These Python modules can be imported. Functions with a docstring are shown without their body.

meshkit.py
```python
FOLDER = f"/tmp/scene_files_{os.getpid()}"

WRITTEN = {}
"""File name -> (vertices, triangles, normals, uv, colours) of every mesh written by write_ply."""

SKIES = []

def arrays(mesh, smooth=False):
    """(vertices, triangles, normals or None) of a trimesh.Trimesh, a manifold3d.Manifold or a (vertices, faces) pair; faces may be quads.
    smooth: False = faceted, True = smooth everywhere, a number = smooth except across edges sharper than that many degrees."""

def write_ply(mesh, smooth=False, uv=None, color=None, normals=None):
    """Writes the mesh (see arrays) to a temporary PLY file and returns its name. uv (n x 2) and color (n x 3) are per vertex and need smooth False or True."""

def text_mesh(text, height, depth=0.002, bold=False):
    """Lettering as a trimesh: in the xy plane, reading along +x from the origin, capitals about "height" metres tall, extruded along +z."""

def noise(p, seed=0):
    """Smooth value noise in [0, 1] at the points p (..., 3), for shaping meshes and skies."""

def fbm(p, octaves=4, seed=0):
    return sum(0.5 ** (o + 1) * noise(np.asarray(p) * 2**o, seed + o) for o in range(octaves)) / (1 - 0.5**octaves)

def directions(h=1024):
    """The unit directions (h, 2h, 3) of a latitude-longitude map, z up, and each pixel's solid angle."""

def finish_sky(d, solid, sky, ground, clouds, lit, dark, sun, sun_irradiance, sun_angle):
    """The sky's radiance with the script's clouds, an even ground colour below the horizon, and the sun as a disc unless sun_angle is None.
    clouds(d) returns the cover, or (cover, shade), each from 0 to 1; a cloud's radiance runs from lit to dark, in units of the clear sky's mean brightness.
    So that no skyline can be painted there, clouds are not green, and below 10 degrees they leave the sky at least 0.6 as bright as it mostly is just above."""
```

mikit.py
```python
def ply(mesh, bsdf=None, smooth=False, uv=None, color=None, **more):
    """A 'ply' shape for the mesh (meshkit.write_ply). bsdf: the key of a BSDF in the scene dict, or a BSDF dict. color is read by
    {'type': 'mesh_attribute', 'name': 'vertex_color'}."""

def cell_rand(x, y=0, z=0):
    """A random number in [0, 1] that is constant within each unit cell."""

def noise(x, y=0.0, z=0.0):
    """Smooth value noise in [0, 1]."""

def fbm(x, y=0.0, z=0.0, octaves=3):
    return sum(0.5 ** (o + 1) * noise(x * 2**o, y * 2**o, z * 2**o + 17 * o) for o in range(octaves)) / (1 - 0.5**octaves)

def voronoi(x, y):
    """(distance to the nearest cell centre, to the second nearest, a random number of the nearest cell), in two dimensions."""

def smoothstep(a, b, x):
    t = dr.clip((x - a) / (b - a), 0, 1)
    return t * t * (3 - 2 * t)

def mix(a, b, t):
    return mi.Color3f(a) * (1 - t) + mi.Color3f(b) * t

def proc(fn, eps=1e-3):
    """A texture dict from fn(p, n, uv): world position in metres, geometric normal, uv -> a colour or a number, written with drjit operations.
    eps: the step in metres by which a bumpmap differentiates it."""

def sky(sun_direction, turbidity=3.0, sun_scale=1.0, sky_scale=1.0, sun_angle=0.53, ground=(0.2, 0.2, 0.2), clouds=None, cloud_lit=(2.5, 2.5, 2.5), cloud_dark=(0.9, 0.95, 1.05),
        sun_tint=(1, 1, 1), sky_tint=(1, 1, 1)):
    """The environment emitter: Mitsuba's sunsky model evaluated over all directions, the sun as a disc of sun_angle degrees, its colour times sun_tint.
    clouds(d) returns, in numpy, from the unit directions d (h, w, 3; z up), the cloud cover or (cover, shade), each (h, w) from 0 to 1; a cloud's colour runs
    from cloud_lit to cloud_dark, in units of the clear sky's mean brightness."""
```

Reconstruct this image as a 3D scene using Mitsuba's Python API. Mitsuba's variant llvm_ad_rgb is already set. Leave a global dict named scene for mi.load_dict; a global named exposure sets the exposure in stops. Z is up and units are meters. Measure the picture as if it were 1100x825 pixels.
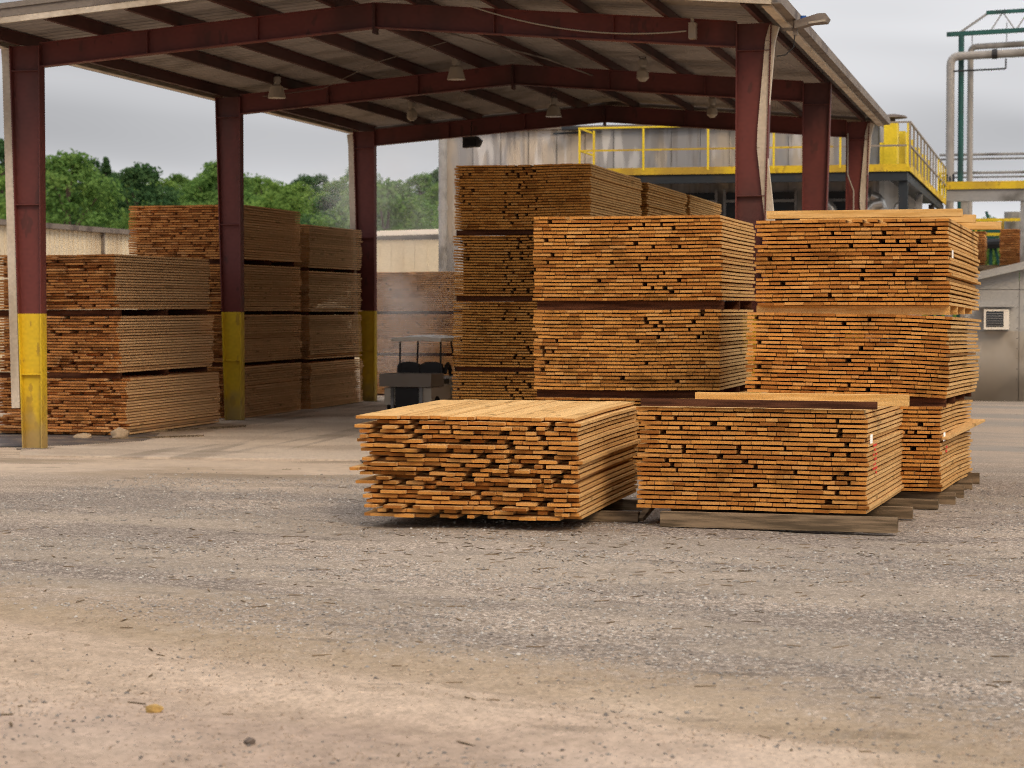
import math, random
import numpy as np
import trimesh
import mitsuba as mi
import drjit as dr
import mikit, meshkit
from mikit import proc, noise, fbm, voronoi, cell_rand, smoothstep, mix

T = mi.ScalarTransform4f
scene, labels = {'type': 'scene'}, {}
rng = np.random.default_rng(7)

# ------------------------------------------------------------------ camera, sky, exposure
TH, PH = math.radians(13.855), math.radians(2.059)
eye = np.array([0.0, 0.0, 2.6])
fwd = np.array([-math.sin(TH) * math.cos(PH), math.cos(TH) * math.cos(PH), -math.sin(PH)])
scene['camera'] = {'type': 'thinlens', 'fov': math.degrees(2 * math.atan(550 / 2350)), 'fov_axis': 'x',
                   'aperture_radius': 0.015, 'focus_distance': 25.5, 'near_clip': 0.1, 'far_clip': 3000.0,
                   'to_world': T().look_at(origin=eye.tolist(), target=(eye + fwd).tolist(), up=[0, 0, 1])}


def overcast(d):
    el = np.arcsin(np.clip(d[..., 2], -1, 1))
    az = np.arctan2(d[..., 0], d[..., 1])
    q = np.stack([az * 2.2 + 3, el * 16 + 1.4 * az, 0 * az + 2], -1)
    n = meshkit.fbm(q, 4, seed=5)
    n2 = meshkit.fbm(np.stack([d[..., 0] * 3, d[..., 1] * 3, d[..., 2] * 4], -1) + 9, 4, seed=3)
    # an overcast sky: brightest overhead, about a third as bright at the horizon, with soft ragged bands
    shade = 0.90 - np.clip(np.sin(np.maximum(el, 0)), 0, 1) ** 0.9 - 0.10 * np.exp(-(el / 0.05) ** 2) + 1.0 * (n - 0.52) + 0.5 * (n2 - 0.5)
    return np.ones_like(el), np.clip(shade, 0, 1)


scene['sky'] = mikit.sky([0.50, -0.62, 0.60], turbidity=4, sun_scale=0.22, sun_angle=24, clouds=overcast,
                         cloud_lit=(2.05, 2.05, 2.10), cloud_dark=(0.62, 0.63, 0.655), ground=(0.28, 0.25, 0.22), sun_tint=(1.0, 0.93, 0.84))
exposure = 2.66

# ------------------------------------------------------------------ materials
C3 = mi.Color3f


def plain(key, col, rough=0.6, metal=0.0, spec=0.4):
    scene[key] = {'type': 'twosided', 'bsdf': {'type': 'principled', 'base_color': {'type': 'rgb', 'value': list(col)}, 'roughness': rough, 'metallic': metal, 'specular': spec}}


def dirty(key, col, col2, scale=1.5, rough=0.55, streak=1.0, lo=0.45, hi=0.75, metal=0.0):
    def fn(p, n, uv):
        t = smoothstep(lo, hi, fbm(p.x * scale + 0.7 * p.y, p.y * scale, p.z * scale / streak, 4))
        g = 0.9 + 0.2 * noise(p.x * 23, p.y * 23, p.z * 23)
        return mix(col, col2, t) * g
    scene[key] = {'type': 'twosided', 'bsdf': {'type': 'principled', 'base_color': proc(fn), 'roughness': rough, 'metallic': metal, 'specular': 0.35}}


def wood(key, end_a, end_b, side_a, side_b):
    """uv.x: tone of the board; uv.y: 1 on sawn ends, 0 on long faces."""
    def fn(p, n, uv):
        tone = uv.x
        g = noise(p.x * 55 + tone * 40, p.y * 1.6, p.z * 90 + tone * 90)
        blot = fbm(p.x * 2.2 + tone * 9, p.y * 1.1, p.z * 5 + tone * 31, 3)
        side = mix(side_b, side_a, dr.clip(0.25 + 0.75 * tone + 0.5 * (blot - 0.5), 0, 1)) * (0.84 + 0.3 * g)
        knot = smoothstep(0.83, 0.9, noise(p.x * 9 + tone * 77, p.y * 3.1, p.z * 9 + 5))
        side = side * (1 - 0.4 * knot)
        e = noise(p.x * 120, p.y * 7, p.z * 160)
        dark = smoothstep(0.55, 0.75, fbm(p.x * 3.0, p.y * 0.8, p.z * 3.4 + 4, 3))
        end = mix(end_b, end_a, dr.clip(0.1 + 0.9 * tone + 0.5 * (e - 0.5), 0, 1)) * (1 - 0.38 * dark)
        odd = cell_rand(tone * 9973.0, 3.0)
        end = mix(end, C3(end_a) * C3(1.12, 1.35, 1.9), 0.4 * smoothstep(0.88, 0.90, odd))
        end = mix(end, C3(end_b) * 0.75, 0.7 * smoothstep(0.10, 0.08, odd))
        return side * (1 - uv.y) + end * uv.y
    scene[key] = {'type': 'diffuse', 'reflectance': proc(fn)}


wood('lumber_gold', (0.62, 0.29, 0.076), (0.30, 0.105, 0.026), (0.68, 0.435, 0.195), (0.48, 0.265, 0.095))
wood('lumber_brown', (0.58, 0.26, 0.085), (0.25, 0.09, 0.032), (0.82, 0.53, 0.28), (0.58, 0.34, 0.16))
wood('lumber_pale', (0.80, 0.42, 0.17), (0.55, 0.26, 0.10), (0.86, 0.58, 0.32), (0.56, 0.36, 0.19))


def timber_fn(a, b):
    def fn(p, n, uv):
        g = fbm(p.x * 2.0, p.y * 14, p.z * 22, 4)
        return mix(a, b, smoothstep(0.3, 0.7, g))
    return fn


scene['timber_grey'] = {'type': 'diffuse', 'reflectance': proc(timber_fn((0.10, 0.075, 0.05), (0.26, 0.19, 0.125)))}
scene['timber_dark'] = {'type': 'diffuse', 'reflectance': proc(timber_fn((0.05, 0.022, 0.014), (0.12, 0.05, 0.028)))}
scene['timber_light'] = {'type': 'diffuse', 'reflectance': proc(timber_fn((0.55, 0.31, 0.10), (0.72, 0.46, 0.19)))}


def scuffed(key, col, col2, mud):
    def fn(p, n, uv):
        t = smoothstep(0.42, 0.75, fbm(p.x * 1.3 + 0.7 * p.y, p.y * 1.3, p.z * 0.35, 4))
        c = mix(col, col2, t) * (0.9 + 0.2 * noise(p.x * 23, p.y * 23, p.z * 23))
        rub = smoothstep(0.66, 0.72, fbm(p.x * 7 + 3, p.y * 5, p.z * 2.2, 4))
        c = mix(c, col2, 0.8 * rub)
        splash = smoothstep(0.9, 0.1, p.z + 0.9 * (noise(p.x * 6, p.y * 6, p.z * 5) - 0.5))
        return mix(c, mud, 0.45 * splash)
    scene[key] = {'type': 'twosided', 'bsdf': {'type': 'principled', 'base_color': proc(fn), 'roughness': 0.55, 'specular': 0.35}}


scuffed('red_paint', (0.128, 0.031, 0.027), (0.070, 0.023, 0.02), (0.2, 0.15, 0.1))
scuffed('yellow_paint', (0.60, 0.42, 0.018), (0.36, 0.23, 0.03), (0.30, 0.23, 0.15))
dirty('bright_yellow', (0.72, 0.55, 0.025), (0.40, 0.28, 0.02), 1.6, 0.5, 3.0, 0.5, 0.85)
dirty('purlin_paint', (0.060, 0.020, 0.017), (0.03, 0.014, 0.013), 1.0, 0.6)
dirty('roof_under', (0.27, 0.245, 0.23), (0.17, 0.15, 0.135), 0.9, 0.7)
dirty('cream_trim', (0.52, 0.46, 0.38), (0.34, 0.28, 0.21), 1.5, 0.55, 3.0)
dirty('gutter_metal', (0.17, 0.145, 0.125), (0.09, 0.07, 0.06), 2.0, 0.6)
dirty('wall_cream', (0.60, 0.53, 0.40), (0.48, 0.40, 0.29), 0.7, 0.6, 4.0)
dirty('hut_paint', (0.36, 0.355, 0.345), (0.22, 0.205, 0.185), 0.8, 0.6, 2.0, 0.45, 0.8)


def hut_base_fn(p, n, uv):
    w = fbm(p.x * 1.2, p.y * 1.2, p.z * 0.8, 4)
    c = mix((0.40, 0.37, 0.33), (0.27, 0.235, 0.195), smoothstep(0.35, 0.7, w))
    grime = smoothstep(1.25, 0.25, p.z + 1.5 * (w - 0.5))
    return mix(c, (0.085, 0.068, 0.052), 0.8 * grime)


scene['hut_base'] = {'type': 'diffuse', 'reflectance': proc(hut_base_fn)}
dirty('teal_paint', (0.016, 0.085, 0.078), (0.02, 0.05, 0.05), 1.5, 0.5)
dirty('dark_steel', (0.020, 0.026, 0.034), (0.035, 0.03, 0.028), 1.5, 0.5)
dirty('grey_steel', (0.27, 0.27, 0.275), (0.13, 0.125, 0.12), 1.5, 0.5)
dirty('pipe_lagging', (0.31, 0.295, 0.28), (0.19, 0.175, 0.16), 1.5, 0.5, 3.0)
dirty('duct_silver', (0.55, 0.53, 0.50), (0.33, 0.29, 0.25), 1.2, 0.38, 2.0, 0.4, 0.7, 0.75)
plain('black_plastic', (0.018, 0.018, 0.02), 0.5)
plain('rubber', (0.02, 0.02, 0.02), 0.85)
plain('lamp_body', (0.30, 0.27, 0.23), 0.45)
plain('lamp_glass', (0.36, 0.32, 0.26), 0.25)
plain('white_paper', (0.82, 0.82, 0.80), 0.8)
plain('red_mark', (0.50, 0.045, 0.03), 0.8)
plain('blue_plastic', (0.02, 0.09, 0.32), 0.4)
plain('cart_beige', (0.52, 0.47, 0.39), 0.4)
plain('cart_grey', (0.24, 0.205, 0.17), 0.5)
plain('cart_roof', (0.78, 0.73, 0.65), 0.45)
plain('dark_void', (0.012, 0.012, 0.014), 0.8)


def kiln_fn(p, n, uv):
    s = fbm(p.x * 1.3, 0.5, p.z * 0.28, 4)
    s2 = fbm(p.x * 5.0 + 9, 1.5, p.z * 0.5, 3)
    c = mix((0.30, 0.30, 0.315), (0.46, 0.40, 0.33), smoothstep(0.47, 0.60, s))
    c = mix(c, (0.60, 0.60, 0.61), 0.7 * smoothstep(0.56, 0.66, fbm(p.x * 2.4 + 4, 3.0, p.z * 0.35, 3)))
    c = mix(c, (0.20, 0.185, 0.18), 0.75 * smoothstep(0.52, 0.70, s2) * smoothstep(0.3, 0.6, fbm(p.x * 0.8, 7.0, p.z * 0.4, 3)))
    drip = smoothstep(0.70, 0.80, noise(p.x * 11 + 3, 2.0, p.z * 0.35))
    c = mix(c, (0.22, 0.19, 0.16), 0.5 * drip)
    return c * (0.85 + 0.3 * uv.x)


scene['kiln_metal'] = {'type': 'twosided', 'bsdf': {'type': 'principled', 'base_color': proc(kiln_fn), 'roughness': 0.5, 'metallic': 0.25, 'specular': 0.5}}


def ground_fn(p, n, uv):
    x, y = p.x, p.y
    w = fbm(x * 0.35, y * 0.55, 0.0, 4)
    wx = fbm(x * 0.22 + 5, (y + 0.35 * x) * 1.4, 3.0, 4)                  # streaks along the way the lorries drive
    fine = noise(x * 30, y * 30, 1.0)
    fine2 = fbm(x * 9, y * 9, 4.0, 3)
    crumb = fbm(x * 45, y * 45, 7.0, 3)
    b = y + 0.453 * (x + 0.15) - 13.6 + 2.6 * (w - 0.5)
    d0, d1, cell = voronoi(x * 34, y * 34)
    grit = mix((0.145, 0.119, 0.101), (0.49, 0.42, 0.36), cell * cell * 0.7 + 0.3 * fine) * (0.72 + 0.42 * smoothstep(0.02, 0.35, d1 - d0))
    lime = smoothstep(0.48, 0.66, fbm(x * 0.5 + 2, y * 1.1, 9.0, 4))
    gravel = mix(grit * 0.93, grit * 1.10 + C3(0.03, 0.022, 0.012), lime)
    gravel = mix(gravel, C3(0.34, 0.285, 0.225) * (0.75 + 0.5 * fine2), 0.45 * smoothstep(0.40, 0.64, wx))
    tan = mix((0.47, 0.37, 0.285), (0.36, 0.28, 0.21), smoothstep(0.3, 0.7, wx)) * (0.82 + 0.36 * fine2)
    tan = mix(tan, (0.55, 0.445, 0.355), 0.6 * smoothstep(0.5, 0.7, fbm(x * 0.5, y * 0.9, 6.0, 4)))
    olive = C3(0.31, 0.24, 0.165) * (0.8 + 0.4 * fine2)
    e0, e1, ecell = voronoi(x * 15, y * 15)
    pebble = smoothstep(0.80, 0.86, ecell) * smoothstep(0.34, 0.22, e0)
    near = smoothstep(13.4, 10.6, y + 0.25 * x + 1.0 + 4 * (w - 0.5))
    dirt = mix(tan, olive, 0.7 * smoothstep(-1.8, -0.4, b)) * (0.70 + 0.6 * crumb)
    dirt = mix(dirt, C3(0.21, 0.165, 0.14), pebble * (0.25 + 0.5 * near))
    dirt = mix(dirt, C3(0.30, 0.225, 0.185) * (0.7 + 0.6 * fine2), 0.65 * near)
    c = mix(dirt, gravel, smoothstep(-0.9, 1.9, b + 2.4 * (fine2 - 0.5)))
    # the pale, dusty hard standing in front of and inside the shed
    yard = smoothstep(28.6, 33.0, y + 0.55 * dr.maximum(x + 9, 0) * 0.0 + 5 * (w - 0.5)) * smoothstep(-5.5, -8.5, x + 1.5 * (w - 0.5))
    pale = mix((0.53, 0.43, 0.335), (0.40, 0.315, 0.235), smoothstep(0.4, 0.68, fbm(x * 0.3, y * 0.8, 2.0, 4))) * (0.88 + 0.24 * fine2)
    mud = smoothstep(0.55, 0.68, fbm(x * 0.28 + 11, y * 1.3, 8.0, 4))
    pale = mix(pale, (0.21, 0.165, 0.12), 0.55 * mud * smoothstep(38.0, 33.0, y))
    c = mix(c, pale, yard)
    right = smoothstep(31.0, 40.0, y) * smoothstep(-4.0, -2.0, x)
    c = mix(c, mix((0.42, 0.34, 0.27), (0.30, 0.27, 0.24), smoothstep(0.35, 0.65, wx)), 0.8 * right)
    patch = smoothstep(0.74, 0.80, fbm(x * 0.9 + 31, y * 2.6, 5.0, 3))
    c = mix(c, c * 0.62, 0.6 * patch)
    return c


scene['ground_bsdf'] = {'type': 'diffuse', 'reflectance': proc(ground_fn)}


def stone_fn(p, n, uv):
    return mix((0.15, 0.135, 0.125), (0.50, 0.475, 0.44), uv.x) * (0.85 + 0.3 * noise(p.x * 60, p.y * 60, p.z * 60))


scene['stone_bsdf'] = {'type': 'diffuse', 'reflectance': proc(stone_fn)}


scene['crumb_bsdf'] = {'type': 'diffuse', 'reflectance': proc(lambda p, n, uv: mix((0.26, 0.195, 0.145), (0.52, 0.41, 0.32), uv.x))}


def slab_fn(p, n, uv):
    w = fbm(p.x * 0.4, p.y * 0.9, 1.0, 4)
    c = mix((0.58, 0.49, 0.40), (0.45, 0.37, 0.295), smoothstep(0.35, 0.65, w))
    tr = smoothstep(0.58, 0.68, fbm(p.x * 1.6 + 0.1 * p.y, p.y * 0.12, 3.0, 3))
    return mix(c, (0.20, 0.165, 0.135), 0.45 * tr) * (0.9 + 0.2 * noise(p.x * 25, p.y * 25))


scene['slab_bsdf'] = {'type': 'diffuse', 'reflectance': proc(slab_fn)}


dirty('wet_asphalt', (0.075, 0.072, 0.075), (0.16, 0.135, 0.11), 2.0, 0.5, 1.0, 0.45, 0.8)


def leaf(key, a, b):
    def fn(p, n, uv):
        return mix(a, b, uv.x) * (0.85 + 0.3 * noise(p.x * 0.6, p.y * 0.6, p.z * 0.6))
    scene[key] = {'type': 'principledthin', 'base_color': proc(fn), 'diff_trans': 0.85, 'roughness': 0.7, 'spec_trans': 0.0, 'eta': 1.3}


leaf('leaf_bright', (0.125, 0.230, 0.055), (0.205, 0.315, 0.080))
leaf('leaf_mid', (0.100, 0.200, 0.055), (0.170, 0.275, 0.075))
leaf('leaf_dark', (0.045, 0.105, 0.045), (0.085, 0.155, 0.060))
plain('bark', (0.09, 0.07, 0.055), 0.9)
scene['hill_bsdf'] = {'type': 'diffuse', 'reflectance': proc(lambda p, n, uv: mix((0.035, 0.075, 0.02), (0.07, 0.12, 0.03), fbm(p.x * 0.2, p.y * 0.2, p.z * 0.2, 3)))}
scene['grass_bsdf'] = {'type': 'diffuse', 'reflectance': proc(lambda p, n, uv: mix((0.07, 0.14, 0.025), (0.13, 0.23, 0.04), fbm(p.x * 0.8, p.y * 0.8, p.z * 0.8, 3)))}


# ------------------------------------------------------------------ mesh helpers
class MB:
    """Collects faceted pieces: vertices, triangles and a uv per vertex."""
    def __init__(self):
        self.v, self.f, self.uv, self.n = [], [], [], 0

    def raw(self, v, f, uv=(0.5, 0.0)):
        v = np.asarray(v, float)
        self.v.append(v)
        self.f.append(np.asarray(f, int) + self.n)
        uv = np.asarray(uv, float)
        self.uv.append(np.tile(uv, (len(v), 1)) if uv.ndim == 1 else uv)
        self.n += len(v)
        return self

    def box(self, lo, hi, tone=0.5, M=None):
        lo, hi = np.minimum(lo, hi), np.maximum(lo, hi)
        v, f = BOX_V * (hi - lo) + lo, BOX_F
        if M is not None:
            v = v @ M[:3, :3].T + M[:3, 3]
        return self.raw(v, f, (tone, 0.0))

    def beam(self, a, b, w, h, tone=0.5, up=(0, 0, 1)):
        """A bar from a to b, w wide (across) and h high (along up)."""
        a, b = np.asarray(a, float), np.asarray(b, float)
        d = b - a
        L = np.linalg.norm(d)
        d = d / L
        up = np.asarray(up, float)
        if abs(d @ up) > 0.99:
            up = np.array([0, 1.0, 0])
        s = np.cross(d, up); s /= np.linalg.norm(s)
        u = np.cross(s, d)
        v = (BOX_V - [0.5, 0, 0.5])
        v = a + v[:, :1] * w * s + v[:, 1:2] * L * d + v[:, 2:] * h * u
        return self.raw(v, BOX_F, (tone, 0.0))

    def tube(self, pts, r, sides=10, tone=0.5, cap=True):
        p = np.asarray(pts, float)
        t = np.gradient(p, axis=0)
        t /= np.linalg.norm(t, axis=1, keepdims=True)
        ref = np.array([0.3, 0.9, 0.2]) if abs(t[0] @ [0.3, 0.9, 0.2]) < 0.85 else np.array([0.9, 0.1, 0.3])
        a = np.cross(t, ref); a /= np.linalg.norm(a, axis=1, keepdims=True)
        b = np.cross(t, a)
        ang = np.arange(sides) * 2 * np.pi / sides
        r = np.broadcast_to(r, (len(p),))
        v = p[:, None] + r[:, None, None] * (np.cos(ang)[None, :, None] * a[:, None] + np.sin(ang)[None, :, None] * b[:, None])
        i, j = np.meshgrid(np.arange(len(p) - 1), np.arange(sides), indexing='ij')
        q = np.stack([i * sides + j, i * sides + (j + 1) % sides, (i + 1) * sides + (j + 1) % sides, (i + 1) * sides + j], -1).reshape(-1, 4)
        f = np.vstack([q[:, [0, 1, 2]], q[:, [0, 2, 3]]])
        v = v.reshape(-1, 3)
        if cap:
            e = len(p) * sides
            v = np.vstack([v, p[0], p[-1]])
            k = np.arange(sides)
            f = np.vstack([f, np.stack([np.full(sides, e), (k + 1) % sides, k], 1), np.stack([np.full(sides, e + 1), e - sides + k, e - sides + (k + 1) % sides], 1)])
        return self.raw(v, f, (tone, 0.0))

    def prism(self, poly, axis, lo, hi, tone=0.5):
        """poly: points in the two other axes, in order; convex or not (ear cut by shapely)."""
        from shapely.geometry import Polygon
        m = trimesh.creation.extrude_polygon(Polygon(poly), hi - lo, engine='earcut')
        v = np.array(m.vertices)
        o = np.empty_like(v)
        others = [k for k in range(3) if k != axis]
        o[:, others[0]], o[:, others[1]], o[:, axis] = v[:, 0], v[:, 1], v[:, 2] + lo
        return self.raw(o[np.array(m.faces)].reshape(-1, 3), np.arange(len(m.faces) * 3).reshape(-1, 3), (tone, 0.0))

    def mesh(self):
        return np.vstack(self.v), np.vstack(self.f), np.vstack(self.uv)


def _box():
    v, f = [], []
    for ax in range(3):
        for s in (0, 1):
            o = [k for k in range(3) if k != ax]
            b = len(v)
            for p, q in ((0, 0), (1, 0), (1, 1), (0, 1)):
                c = [0, 0, 0]
                c[ax], c[o[0]], c[o[1]] = s, p, q
                v.append(c)
            up = (s == 1) != (ax == 1)
            f += [[b, b + 1, b + 2], [b, b + 2, b + 3]] if up else [[b, b + 2, b + 1], [b, b + 3, b + 2]]
    return np.array(v, float), np.array(f)


BOX_V, BOX_F = _box()
used = {}


def num(key):
    k = used.get(key)
    used[key] = 0 if k is None else k + 1
    return key if k is None else f'{key}_{k + 1:03d}'


def put(key, mb, bsdf, smooth=False, label=None, category=None, group=None, kind=None):
    """One entry of the scene. key is numbered when it is taken already."""
    key = num(key)
    v, f, uv = mb.mesh() if isinstance(mb, MB) else mb
    if smooth:
        scene[key] = mikit.ply((v, f), bsdf, smooth=smooth)
    else:
        scene[key] = mikit.ply((v, f), bsdf, uv=uv)
    tag(key, label, category, group, kind)
    return key


def tag(key, label=None, category=None, group=None, kind=None):
    d = {k: v for k, v in dict(label=label, category=category, group=group, kind=kind).items() if v}
    if d:
        labels.setdefault(key, {}).update(d)


def thing(name, label, category, group=None):
    key = num(name)
    tag(key, label, category, group)
    return key


def frame(o, yaw=0.0, pitch=0.0, roll=0.0):
    """Placing matrix: yaw about z (to the left), pitch (back end down), roll (right side down), in degrees."""
    y, p, r = np.radians([yaw, -pitch, roll])
    Rz = np.array([[np.cos(y), -np.sin(y), 0], [np.sin(y), np.cos(y), 0], [0, 0, 1]])
    Rx = np.array([[1, 0, 0], [0, np.cos(p), -np.sin(p)], [0, np.sin(p), np.cos(p)]])
    Ry = np.array([[np.cos(r), 0, np.sin(r)], [0, 1, 0], [-np.sin(r), 0, np.cos(r)]])
    M = np.eye(4)
    M[:3, :3] = Rz @ Rx @ Ry
    M[:3, 3] = o
    return M


# ------------------------------------------------------------------ ground
def rut(x, y):
    b = y + 0.453 * (x + 0.15) - 13.6
    return -0.03 * np.exp(-((b + 0.7) / 0.35) ** 2) - 0.03 * np.exp(-((b + 2.5) / 0.4) ** 2) + 0.02 * np.exp(-((b + 1.6) / 0.5) ** 2)


def gz(x, y):
    x, y = np.asarray(x, float), np.asarray(y, float)
    p = np.stack([x, y, 0 * x], -1)
    z = 0.05 * (meshkit.fbm(p * [0.45, 0.8, 1], 4, seed=2) - 0.62) + 0.022 * (meshkit.fbm(p * [3.5, 5.0, 1], 3, seed=4) - 0.6)
    z = z + rut(x, y) * (0.6 + 0.8 * meshkit.noise(p * 0.6, 8))
    fade = np.clip((36.0 - y) / 4, 0, 1) * np.clip((y - 4) / 3, 0, 1) * np.clip((x + 30) / 6, 0, 1) * np.clip((12 - x) / 6, 0, 1)
    return np.minimum(z * fade, 0.012)


xs = np.concatenate([[-900, -400, -200, -100, -60, -40, -30, -25, -22, -20], np.arange(-18, -12, 0.16), np.arange(-12, 4, 0.07), [4.5, 5, 6, 8, 10, 12, 16, 25, 40, 80, 200, 500, 900]])
ys = np.concatenate([[-300, -100, -40, -15, -5, 0, 3, 5, 7, 8.5], np.arange(9.5, 20, 0.05), np.arange(20, 37, 0.08), [38, 40, 44, 50, 60, 75, 90, 110, 150, 220, 400, 900, 1800]])
X, Y = np.meshgrid(xs, ys)
V = np.stack([X, Y, gz(X, Y)], -1).reshape(-1, 3)
nx = len(xs)
i, j = np.meshgrid(np.arange(len(ys) - 1), np.arange(nx - 1), indexing='ij')
a = (i * nx + j).ravel()
Fq = np.stack([a, a + 1, a + nx + 1, a + nx], 1)
scene['ground'] = mikit.ply((V, Fq), 'ground_bsdf', smooth=True)
used['ground'] = 0
tag('ground', 'dusty grey gravel and tan dirt yard', 'ground', kind='structure')

# crushed stone lying loose on the yard
OCT = np.array([[1, 0, 0], [-1, 0, 0], [0, 1, 0], [0, -1, 0], [0, 0, 1], [0, 0, -1.0]])
OCF = np.array([[0, 2, 4], [2, 1, 4], [1, 3, 4], [3, 0, 4], [2, 0, 5], [1, 2, 5], [3, 1, 5], [0, 3, 5]])


def stones(n, x0, x1, y0, y1, keep, size, tones):
    x, y = rng.uniform(x0, x1, n), rng.uniform(y0, y1, n)
    k = keep(x, y) > rng.random(n)
    x, y = x[k], y[k]
    n = len(x)
    s = size[0] * (size[1] / size[0]) ** (rng.random(n) ** 2.2)
    ang = rng.uniform(0, 6.28, n)
    sh = rng.uniform(0.6, 1.3, (n, 1, 3)) * [1, 1, 0.6]
    v = OCT[None] * (1 + rng.uniform(-0.3, 0.3, (n, 6, 1))) * sh * s[:, None, None]
    c, sn = np.cos(ang)[:, None], np.sin(ang)[:, None]
    v = np.stack([v[..., 0] * c - v[..., 1] * sn, v[..., 0] * sn + v[..., 1] * c, v[..., 2] + 0.2 * v[..., 0]], -1)
    v += np.stack([x, y, gz(x, y) + s * 0.18], -1)[:, None]
    f = OCF[None] + 6 * np.arange(n)[:, None, None]
    uv = np.zeros((n, 6, 2))
    uv[..., 0] = (tones[0] + (tones[1] - tones[0]) * rng.random(n) ** 1.3)[:, None]
    return MB().raw(v.reshape(-1, 3), f.reshape(-1, 3), uv.reshape(-1, 2))


def gravel_keep(x, y):
    b = y + 0.453 * (x + 0.15) - 13.6
    w = meshkit.fbm(np.stack([x * 0.5, y * 1.0, 0 * x], -1), 3, seed=12)
    return np.clip(b + 0.5, 0, 1) * np.clip((w - 0.36) * 4.5, 0.04, 1) * np.clip((33 - y) / 4, 0, 1)


put('gravel', stones(95000, -13.5, 3.5, 13.0, 33.0, gravel_keep, (0.006, 0.022), (0.1, 1.0)), 'stone_bsdf', label='loose grey crushed stone strewn over the yard', category='gravel', kind='stuff')


def near_keep(x, y):
    w = meshkit.fbm(np.stack([x * 0.8, y * 0.9, 0 * x], -1), 3, seed=15)
    return np.clip((w - 0.40) * 3.0, 0.03, 1) * np.clip((16.5 - y) / 5, 0.05, 1)


def crumb_keep(x, y):
    b = y + 0.453 * (x + 0.15) - 13.6
    w = meshkit.fbm(np.stack([x * 0.7, y * 0.9, 0 * x], -1), 3, seed=25)
    return np.clip(1.5 - b, 0, 1) * np.clip((w - 0.34) * 3.5, 0.05, 1)


put('dirt_crumbs', stones(60000, -10.5, 1.2, 9.6, 18.0, crumb_keep, (0.003, 0.013), (0.0, 1.0)), 'crumb_bsdf', label='crumbs of dry tan dirt lying on the ground in front', category='dirt', kind='stuff')
put('pebbles', stones(11000, -8, 1.2, 9.6, 17.5, near_keep, (0.005, 0.020), (0.0, 0.35)), 'stone_bsdf', label='small dark pebbles scattered over the tan dirt in front', category='pebbles', kind='stuff')


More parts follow.
